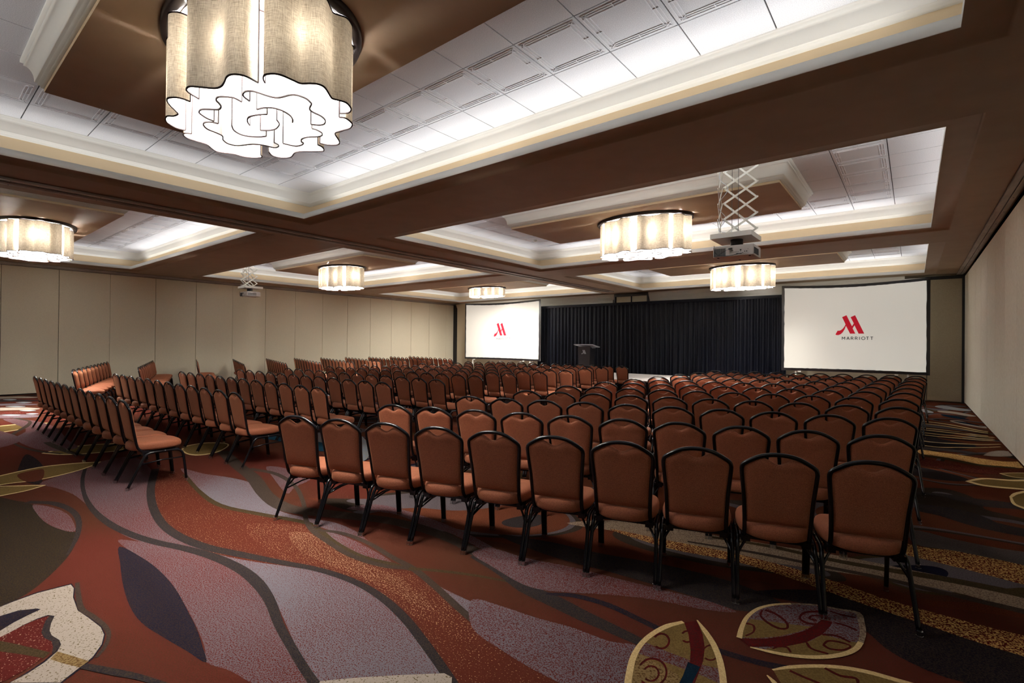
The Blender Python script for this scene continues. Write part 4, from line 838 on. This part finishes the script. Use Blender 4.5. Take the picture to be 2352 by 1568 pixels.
# ------------------------------------------------------------------ projection screens
def screen(name, A, B, z0, z1, label, group, logo_at, lh, sag):
    A = Vector(A); B = Vector(B); d = (B-A); Ln = d.length; u = d/Ln; n = Vector((u.y, -u.x, 0))
    t = empty(name, (A.x, A.y, 0)); tag(t, label, 'projection screen', group)
    O = Vector((0, 0, 0)); fwd = .06
    NX = 24
    def top(q): return z1-sag*math.sin(math.pi*min(1, q*1.0))*(1)
    def bot(q): return z0+.012*math.sin(math.pi*q)
    b = .075
    vs = []
    for i in range(NX+1):
        q = i/NX; x = b+(Ln-2*b)*q
        vs += [tuple(u*x+n*.012+Vector((0, 0, bot(q)+b))), tuple(u*x+n*.012+Vector((0, 0, top(q)-b)))]
    s = MB(); s.add(vs, [(2*i, 2*i+2, 2*i+3, 2*i+1) for i in range(NX)]); s.build('screen_surface', M['screen'], t, 'keep')
    # black cloth border, slightly wavy
    s = MB(); vs = []
    rnd = random.Random(5)
    for i in range(NX*2+1):
        q = i/(NX*2); x = Ln*q; xi = b+(Ln-2*b)*q; wv = .004*rnd.uniform(-1, 1)
        vs += [tuple(u*xi+n*.016+Vector((0, 0, top(q)-b-.004+wv))), tuple(u*x+n*.008+Vector((0, 0, top(q))))]
    m_ = NX*2
    s.add(vs, [(2*i, 2*i+2, 2*i+3, 2*i+1) for i in range(m_)])
    vs = []
    for i in range(m_+1):
        q = i/m_; x = Ln*q; xi = b+(Ln-2*b)*q; wv = .004*rnd.uniform(-1, 1)
        vs += [tuple(u*x+n*.008+Vector((0, 0, bot(q)))), tuple(u*xi+n*.016+Vector((0, 0, bot(q)+b+.004+wv)))]
    s.add(vs, [(2*i, 2*i+2, 2*i+3, 2*i+1) for i in range(m_)])
    for xo, xi in ((0, b+.004), (Ln, Ln-b-.004)):
        vs = []
        for i in range(21):
            q = i/20; zo = z0+(z1-z0)*q; zi = z0+b+(z1-z0-2*b)*q; wv = .007*rnd.uniform(-1, 1)
            vs += [tuple(u*xo+n*.008+Vector((0, 0, zo))), tuple(u*(xi+wv)+n*.016+Vector((0, 0, zi)))]
        s.add(vs, [(2*i, 2*i+2, 2*i+3, 2*i+1) for i in range(20)])
    s.build('screen_border', M['black'], t, 'keep')
    s = MB()
    for a_, b_ in (((.02, z0+.02), (Ln-.02, z0+.02)), ((.02, z1-.02), (Ln-.02, z1-.02)), ((.02, z0+.02), (.02, z1-.02)), ((Ln-.02, z0+.02), (Ln-.02, z1-.02))):
        s.bar(u*a_[0]-n*.015+Vector((0, 0, a_[1])), u*b_[0]-n*.015+Vector((0, 0, b_[1])), .032, .032)
    s.build('screen_frame', M['white_metal'], t)
    for q in (.11, .87):
        s = MB(); x = Ln*q
        s.bar(u*x-n*.04, u*x-n*.04+Vector((0, 0, z0+1.2)), .04, .04, (0, 1, 0)); 
        s.bar(u*x-n*.45+Vector((0, 0, .02)), u*x+n*.30+Vector((0, 0, .02)), .04, .04); s.bar(u*x-n*.45+Vector((0, 0, .03)), u*x-n*.05+Vector((0, 0, z0+.5)), .025, .025)
        s.build('screen_leg', M['white_metal'], t)
    for q in (.14, .8): 
        s = MB(); c = u*(Ln*q)+n*.02+Vector((0, 0, z0-.005)); s.box(c.x-.04, c.x+.04, c.y-.015, c.y+.015, c.z-.03, c.z+.005); s.build('frame_clamp', M['white_metal'], t)
    lx = logo_at[0]
    logo(t, tuple(u*(Ln*lx)+n*.014+Vector((0, 0, logo_at[1]))), lh, tuple(u), tuple(n), M['red'], M['word_mat'])
    return t
screen('projection_screen', (-3.19, 17.30, 0), (.35, 17.30, 0), .76, 3.375, 'larger nearer black-bordered projection screen standing beside the dark partition leaf', 'projection screens', (.4966, 1.883), .547, .07)
screen('projection_screen', (-16.88, 17.30, 0), (-12.40, 17.30, 0), .76, 3.42, 'smaller distant black-bordered projection screen beside the seamed wall', 'projection screens', (.4962, 1.865), .60, .07)

# ------------------------------------------------------------------ projector lifts
def lattice(s, P, Q, z0, z1, n, phase=0, back=.02):
    """scissor lattice between vertical lines through P and Q"""
    P, Q = Vector((P[0], P[1], 0)), Vector((Q[0], Q[1], 0)); d = (Q-P).normalized(); nn = Vector((d.y, -d.x, 0))*.008
    h = (z1-z0)/n; Z = lambda z: Vector((0, 0, z))
    for i in range(-2, n+1):
        for a, b, sg in ((P, Q, 1), (Q, P, -1)):
            za = z0+(i+.0)*h; zb = za+1.5*h
            A = a+Z(za+(.5*h if sg < 0 else 0)); B = b+Z(zb+(.5*h if sg < 0 else 0))
            lo, hi = z0, z1
            def clip(A, B):
                if A.z < lo: A = A+(B-A)*((lo-A.z)/(B.z-A.z))
                if B.z > hi: B = A+(B-A)*((hi-A.z)/(B.z-A.z))
                return A, B
            if B.z <= lo or A.z >= hi: continue
            A, B = clip(A, B)
            if (B-A).length < .03: continue
            s.bar(A+nn*sg, B+nn*sg, .007, .026, tuple(nn.normalized()) if False else (0, 0, 1))
def lift(cx, cyy, zp, rz, label, nstep):
    t = empty('projector_lift', (cx, cyy, zp)); t.rotation_euler.z = rz
    tag(t, label, 'projector lift', 'scissor projector lifts')
    H = ZT-zp
    s = MB(); lattice(s, (-.10, -.20), (.24, .10), .05, H-.03, nstep); s.build('scissor_lattice', M['white_metal'], t)
    s = MB(); lattice(s, (-.17, -.22), (-.245, .20), .05, H-.03, nstep); s.build('scissor_lattice', M['white_metal'], t)
    s = MB()
    for i in range(nstep+1):
        hh = (H-.08)/nstep; z = .05+hh*i
        if z < H-.02: s.tube([(-.11, -.19, z), (-.09, -.21, z)], .012, 8)
        if z+hh/2 < H-.02: s.tube([(.23, .11, z+hh/2), (.25, .09, z+hh/2)], .013, 8)
    s.build('scissor_pivot', M['white_metal'], t)
    s = MB(); s.box(-.26, .26, -.27, .27, 0, .065); s.build('lift_plate', M['white_metal'], t)
    s = MB(); s.box(-.22, .22, -.22, .22, H-.03, H); s.build('lift_housing', M['white_metal'], t)
    for x, y in ((-.02, -.12), (.05, -.08)):
        s = MB(); s.tube([(x, y, .06), (x, y, H)], .0035, 5); s.build('lift_cable', M['grille'], t)
    s = MB(); s.tube(catmull([(-.10, -.16, H-.02), (-.17, -.18, H-.3), (-.05, -.2, H-.48), (-.19, -.18, H-.68), (-.09, -.16, H-.86), (-.16, -.22, .12), (-.06, -.24, .068)], 6), .004, 5); s.build('lift_wire', M['acryl'], t)
    s = MB(); s.cyl(.02, -.03, -.09, 0, .08, 16); s.box(-.11, .15, -.14, .1, -.105, -.09); s.build('projector_mount', M['black'], t)
    return t
def projector(cx, cyy, z, rz, label):
    t = empty('projector', (cx, cyy, z)); t.rotation_euler.z = rz; tag(t, label, 'projector', 'ceiling projectors')
    b = MB()
    b.box(-.255, .255, -.2, .2, 0, .145)
    o = b.build('projector_body', M['proj'], t)
    bm = bmesh.new(); bm.from_mesh(o.data); bmesh.ops.bevel(bm, geom=bm.edges[:], offset=.008, segments=2, profile=.5, affect='EDGES'); bm.to_mesh(o.data); bm.free()
    s = MB()
    for i in range(15): s.box(-.245+i*.0105, -.239+i*.0105, -.205, -.199, .012, .115)
    s.build('intake_grille', M['grille'], t)
    s = MB()
    for i in range(16): s.box(.2545, .2575, -.17+i*.0155, -.164+i*.0155, .02, .105)
    for i in range(16): s.box(-.2575, -.2545, -.17+i*.0155, -.164+i*.0155, .02, .105)
    s.build('side_grille', M['grille'], t)
    s = MB(); s.box(-.04, .205, -.2035, -.2, .022, .088); s.build('port_panel', M['proj'], t)
    rnd = random.Random(3); s = MB()
    for x, z, w_, h_ in [(-.03, .07, .012, .008), (-.008, .072, .03, .01), (.10, .074, .018, .018), (.19, .078, .006, .006), (-.03, .05, .008, .008), (.10, .056, .008, .008), (.06, .03, .03, .008), (.10, .028, .03, .009), (.125, .035, .012, .008), (.15, .05, .008, .016), (.175, .05, .014, .012)]+[(-.012+i*.014, .052, .007, .007) for i in range(7)]:
        s.box(x-w_/2, x+w_/2, -.2055, -.2034, z-h_/2, z+h_/2)
    s.build('port', M['black'], t)
    s = MB(); s.tube(catmull([(-.235, -.22, .16), (-.23, -.23, .08), (-.16, -.235, .02), (-.03, -.23, .005), (.07, -.215, .025), (.11, -.206, .028)], 6), .004, 5); s.build('power_cord', M['black'], t)
    s = MB(); s.tube(catmull([(-.17, -.22, .03), (-.12, -.225, .06), (-.05, -.22, .095), (-.02, -.21, .098)], 5), .003, 5); s.box(-.05, -.005, -.225, -.2, .09, .108); s.build('signal_cord', M['black'], t)
    s = MB(); s.cyl(0, 0, 0, .02, .045, 16); o = s.build('lens', M['black'], t); o.rotation_euler.x = R(-90); o.location = (-.1, .2, .06)
    s = MB()
    for x, y in ((-.2, -.15), (.2, -.15), (0, .15)): s.cyl(x, y, -.008, 0, .014, 8)
    s.build('foot', M['black'], t)
    return t
LFT = (-16.25, 7.0, 3.15, 0)
lift(-1.90, 7.22, 2.945, 0, 'white scissor projector lift hanging before the large oval light, nearer of two', 5)
projector(-1.88, 7.20, 2.695, 0, 'grey projector with port panel hanging under the nearer scissor lift')
lift(LFT[0], LFT[1], LFT[2], LFT[3], 'small distant white scissor projector lift hanging before the seamed wall', 4)
projector(LFT[0], LFT[1], LFT[2]-.25, LFT[3], 'small distant projector hanging under the farther scissor lift')
# smoke detector and air slot in the coffers
s = MB(); s.cyl(0, 0, -.035, .0, .05, 16); s.cyl(0, 0, -.045, -.035, .03, 12)
tag(s.build('smoke_detector', M['cream'], loc=(-7.35, 10.0, ZT)), 'small round smoke detector on a ceiling tile beside the lamp cloud', 'smoke detector')
# ------------------------------------------------------------------ banquet chair
ZTOP = .895
def frame_half():
    """outer centre line of the back frame, right side, bottom to top"""
    return [(.172, .16, .352), (.172, -.06, .352), (.171, -.15, .362), (.170, -.195, .395), (.170, -.214, .45), (.173, -.230, .53), (.178, -.246, .62), (.186, -.262, .71), (.1915, -.274, .775), (.1905, -.279, .797), (.1815, -.284, .816), (.150, -.290, .839), (.100, -.296, .866), (.05, -.2993, .8795), (0, -.30, .883)]
FH = catmull(frame_half(), 4)
def back_frame_mesh(n):
    half = frame_half(); full = half+[(-x, y, z) for x, y, z in half[-2::-1]]
    s = MB(); s.tube(catmull(full, 3 if n > 6 else 2), .0125, n); return s
def xz(z):
    best = None
    for a, b in zip(FH, FH[1:]):
        if a.y < -.2 and a.z <= z <= b.z and b.z > a.z:
            t = (z-a.z)/(b.z-a.z); return a.x+(b.x-a.x)*t, a.y+(b.y-a.y)*t
    return FH[-1].x, FH[-1].y
def ztop_at(x):
    for a, b in zip(FH[::-1], FH[::-1][1:]):
        if a.x <= x <= b.x and b.x > a.x and a.z > .77:
            t = (x-a.x)/(b.x-a.x); return a.z+(b.z-a.z)*t
    return .77
def pad_mesh(nu, nv):
    s = MB(); zb = .462; rows = []
    F = []; Bk = []
    for j in range(nv+1):
        fr = []; bk = []
        for i in range(nu+1):
            u = -1+2*i/nu; au = abs(u)
            # column top
            xm = .181*u
            zt = ztop_at(min(abs(xm), .17))-.012
            if abs(xm) < .092: zt -= .046*(math.cos(math.pi*xm/.092)*.5+.5)
            zt = min(zt, .866)
            v = j/nv; z = zb+(zt-zb)*v
            hw, yy = xz(min(z, .80)); hw = max(.05, hw-.009)
            if z > .775: hw = min(hw, .181)
            if z > .80: hw = .181
            x = hw*u
            _, yy = xz(min(z, .87))
            e = 1-min(au, 1)**5; ev = 1-abs(2*v-1)**9
            bul = math.sqrt(max(0, e*ev))
            fr.append((x, yy+.006+.026*bul, z)); bk.append((x, yy-.004-.013*bul, z))
        F.append(fr); Bk.append(bk)
    vs = [p for r in F for p in r]+[p for r in Bk for p in r]; n = nu+1; o = n*(nv+1); fs = []
    for j in range(nv):
        for i in range(nu):
            a = j*n+i; fs.append((a, a+1, a+n+1, a+n)); fs.append((o+a+n, o+a+n+1, o+a+1, o+a))
    for i in range(nu):
        fs.append((i, o+i, o+i+1, i+1)); a = nv*n+i; fs.append((a+1, o+a+1, o+a, a))
    for j in range(nv):
        a = j*n; fs.append((a+n, o+a+n, o+a, a)); a = j*n+nu; fs.append((a, o+a, o+a+n, a+n))
    s.add(vs, fs); return s
def seat_mesh(n):
    s = MB(); out = []
    for k in range(n):
        a = 2*math.pi*k/n; c, sn = math.cos(a), math.sin(a); p = 3.2 if sn > 0 else 2.6
        x = math.copysign(abs(c)**(2/p), c); y = math.copysign(abs(sn)**(2/p), sn)
        w_ = .208 if y > 0 else .208-.022*(-y)
        out.append((x*w_, -.025+y*.235))
    lay = [(.374, .93), (.380, .975), (.395, 1.0), (.425, 1.0), (.441, .975), (.452, .92), (.458, .80), (.461, .5)]
    vs = []; cx_, cy_ = 0, -.03
    for z, sc in lay:
        for x, y in out:
            zz = z-(.010*max(0, (y-.10)/.11)**2 if z > .42 else 0)
            vs.append((cx_+(x-cx_)*sc, cy_+(y-cy_)*sc, zz))
    fs = []
    for l in range(len(lay)-1):
        for k in range(n): fs.append((l*n+k, l*n+(k+1) % n, (l+1)*n+(k+1) % n, (l+1)*n+k))
    fs.append(tuple(reversed(range(n)))); vs.append((cx_, cy_, .462)); t = len(vs)-1
    l = len(lay)-1
    for k in range(n): fs.append((l*n+k, l*n+(k+1) % n, t))
    s.add(vs, fs); return s
def rear_leg(sx, n, cn=4): 
    s = MB(); s.tube(catmull([(sx*.211, -.295, .012), (sx*.208, -.215, .18), (sx*.205, -.165, .290), (sx*.203, -.135, .332), (sx*.203, -.09, .347), (sx*.203, 0, .350)], cn), .0125, n); return s
def front_leg(sx, n, cn=4):
    s = MB(); s.tube(catmull([(sx*.212, .222, .012), (sx*.210, .205, .17), (sx*.207, .192, .275), (sx*.204, .172, .325), (sx*.203, .12, .348), (sx*.203, 0, .350)], cn), .0125, n); return s
def glide(sx, y):
    s = MB(); s.cyl(sx*.2115, y, 0, .006, .016, 10); s.cyl(sx*.2115, y, .006, .030, .0145, 10); return s
def seat_frame():
    s = MB()
    s.box(-.20, .20, -.150, -.128, .336, .352); s.box(-.20, .20, .10, .122, .338, .354)
    s.box(-.17, .17, -.12, .13, .362, .376)
    for sx in (-1, 1):
        s.tube(catmull([(sx*.207, -.195, .225), (sx*.198, -.178, .262), (sx*.175, -.152, .300), (sx*.152, -.142, .338)], 4), .0075, 6)
        s.box(sx*.165-.03 if sx > 0 else -.185, sx*.165+.02 if sx > 0 else -.135, -.165, -.11, .325, .375)
    return s
def stretcher(sx):
    s = MB(); s.tube([(sx*.207, -.188, .240), (sx*.209, .0, .262), (sx*.208, .197, .262)], .007, 6); return s

def make_chair(near):
    t = empty('banquet_chair')
    n = 8 if near else 5
    o = (seat_mesh(36) if near else seat_mesh(20)).build('seat', M['cloth'], t, True)
    o = (pad_mesh(20, 18) if near else pad_mesh(10, 8)).build('backrest', M['cloth'], t, True)
    back_frame_mesh(n).build('back_frame', M['frame'], t, True)
    for sx in (-1, 1):
        for fn, y in ((rear_leg, -.295), (front_leg, .222)):
            lg = fn(sx, n, 4 if near else 2).build('leg', M['frame'], t, True)
            if near: glide(sx, y).build('foot_glide', M['glide'], lg)
        if near: stretcher(sx).build('stretcher', M['frame'], t, True)
    if near: seat_frame().build('seat_frame', M['frame'], t)
    return t
def copy_tree(o, parent=None):
    c = o.copy(); C.objects.link(c); c.parent = parent
    for ch in o.children: copy_tree(ch, c)
    return c
ROWS = {
'R': [[-3.956,2.073,17.717,.442],[-3.98,3.081,17.809,.445],[-3.983,4.171,17.8,.447],[-3.938,5.195,17.827,.447],[-3.954,6.224,17.837,.447],[-3.914,7.292,17.826,.447],[-3.899,8.323,17.797,.447],[-3.874,9.355,17.799,.447],[-3.849,10.445,17.794,.447],[-3.796,11.482,17.792,.447],[-3.773,12.574,17.794,.446]],
'M': [[-11.283,1.449,.073,.455],[-11.307,2.517,.236,.456],[-11.289,3.564,.221,.457],[-11.379,4.701,.079,.456],[-11.292,5.718,.146,.457],[-11.479,6.888,.056,.456],[-11.523,7.945,.04,.456],[-11.387,8.833,.065,.457],[-11.372,9.853,.054,.457],[-11.51,11.0,.007,.455],[-11.60,12.05,.003,.455],[-11.543,13.122,.028,.456]],
'L': [[-17.696,3.749,-18.812,.50],[-18.022,4.919,-18.585,.5],[-18.15,6.15,-18.57,.475],[-18.15,7.27,-18.55,.478],[-18.15,8.40,-18.48,.49],[-18.15,9.45,-18.44,.49],[-18.15,10.53,-18.40,.495],[-18.15,11.63,-18.5,.475],[-18.15,12.76,-18.5,.472],[-18.15,13.9,-18.5,.475],[-18.15,14.97,-18.49,.475]]}
NUM = {'R': 10, 'M': 12, 'L': 10}
ORD = ['', 'first', 'second', 'third', 'fourth', 'fifth', 'sixth', 'seventh', 'eighth', 'ninth', 'tenth', 'eleventh', 'twelfth']
chairs = []
for blk in 'RML':
    for k, (x, y, a, p) in enumerate(ROWS[blk]):
        for i in range(NUM[blk]):
            px = x+i*p*math.cos(R(a)); py = y+i*p*math.sin(R(a))
            rz = R(a)
            if blk == 'M' and 5 <= i and i % 2 == 0: rz += .0
            # top of back is at local (0,-.30)
            ox = px-math.sin(rz)*.30; oy = py+math.cos(rz)*.30
            dist = math.hypot(px, py)
            w_ = NUM[blk]-i if blk != 'L' else i+1
            rowt = 'rearmost row' if k == 0 else ('foremost row' if k == len(ROWS[blk])-1 else ORD[k+1]+' row from rear')
            if blk == 'R':
                seat_ = 'nearest bare right wall' if w_ == 1 else ('at the aisle end' if w_ == 10 else ORD[w_]+' from wall end')
                lab = 'rust banquet chair '+seat_+', '+rowt+', block by the bare wall'
            elif blk == 'M':
                seat_ = ORD[w_]+' from near end' if w_ > 1 else 'at near end'
                lab = 'rust banquet chair '+seat_+', '+rowt+', wide middle block'
            else:
                seat_ = ORD[w_]+' from wall end' if w_ > 1 else 'at wall end'
                lab = 'rust banquet chair '+seat_+', '+rowt+', block by the seamed wall'
            grp = {'R': 'banquet chairs in the block by the bare wall', 'M': 'banquet chairs in the middle block', 'L': 'banquet chairs in the block by the seamed wall'}[blk]
            dep = fw.dot(Vector((px, py, 0)))
            chairs.append([dep, ox, oy, rz, lab, grp])
chairs.sort(key=lambda c: c[0])
near0 = make_chair(True); far0 = make_chair(False)
first = {True: near0, False: far0}; used = {True: False, False: False}
rnd = random.Random(11)
NEARN, MAXN = 125, 300
for idx, (dep, ox, oy, rz, lab, grp) in enumerate(chairs[:MAXN]):
    nr = idx < NEARN
    t = first[nr] if not used[nr] else copy_tree(first[nr]); used[nr] = True
    t.location = (ox, oy, 0); t.rotation_euler.z = rz+rnd.uniform(-.012, .012)
    tag(t, lab, 'chair', grp)
# the farthest chairs, past three hundred of a kind
s = MB(); parts = []
for ch in far0.children: parts.append(ch.data)
matsl = [M['cloth'], M['frame']]
for dep, ox, oy, rz, lab, grp in chairs[MAXN:]:
    mt = Matrix.Translation((ox, oy, 0)) @ Matrix.Rotation(rz, 4, 'Z')
    for me in parts:
        s.mi = 0 if me.materials[0] == M['cloth'] else 1
        s.add([tuple(mt @ v.co) for v in me.vertices], [tuple(p.vertices) for p in me.polygons])
o = s.build('distant_banquet_chairs', matsl, smooth='keep'); o.data.polygons.foreach_set('use_smooth', [True]*len(o.data.polygons))
tag(o, 'rust banquet chairs in the farthest rows below the smaller screen', 'chairs', 'banquet chairs in the block by the seamed wall', 'stuff')
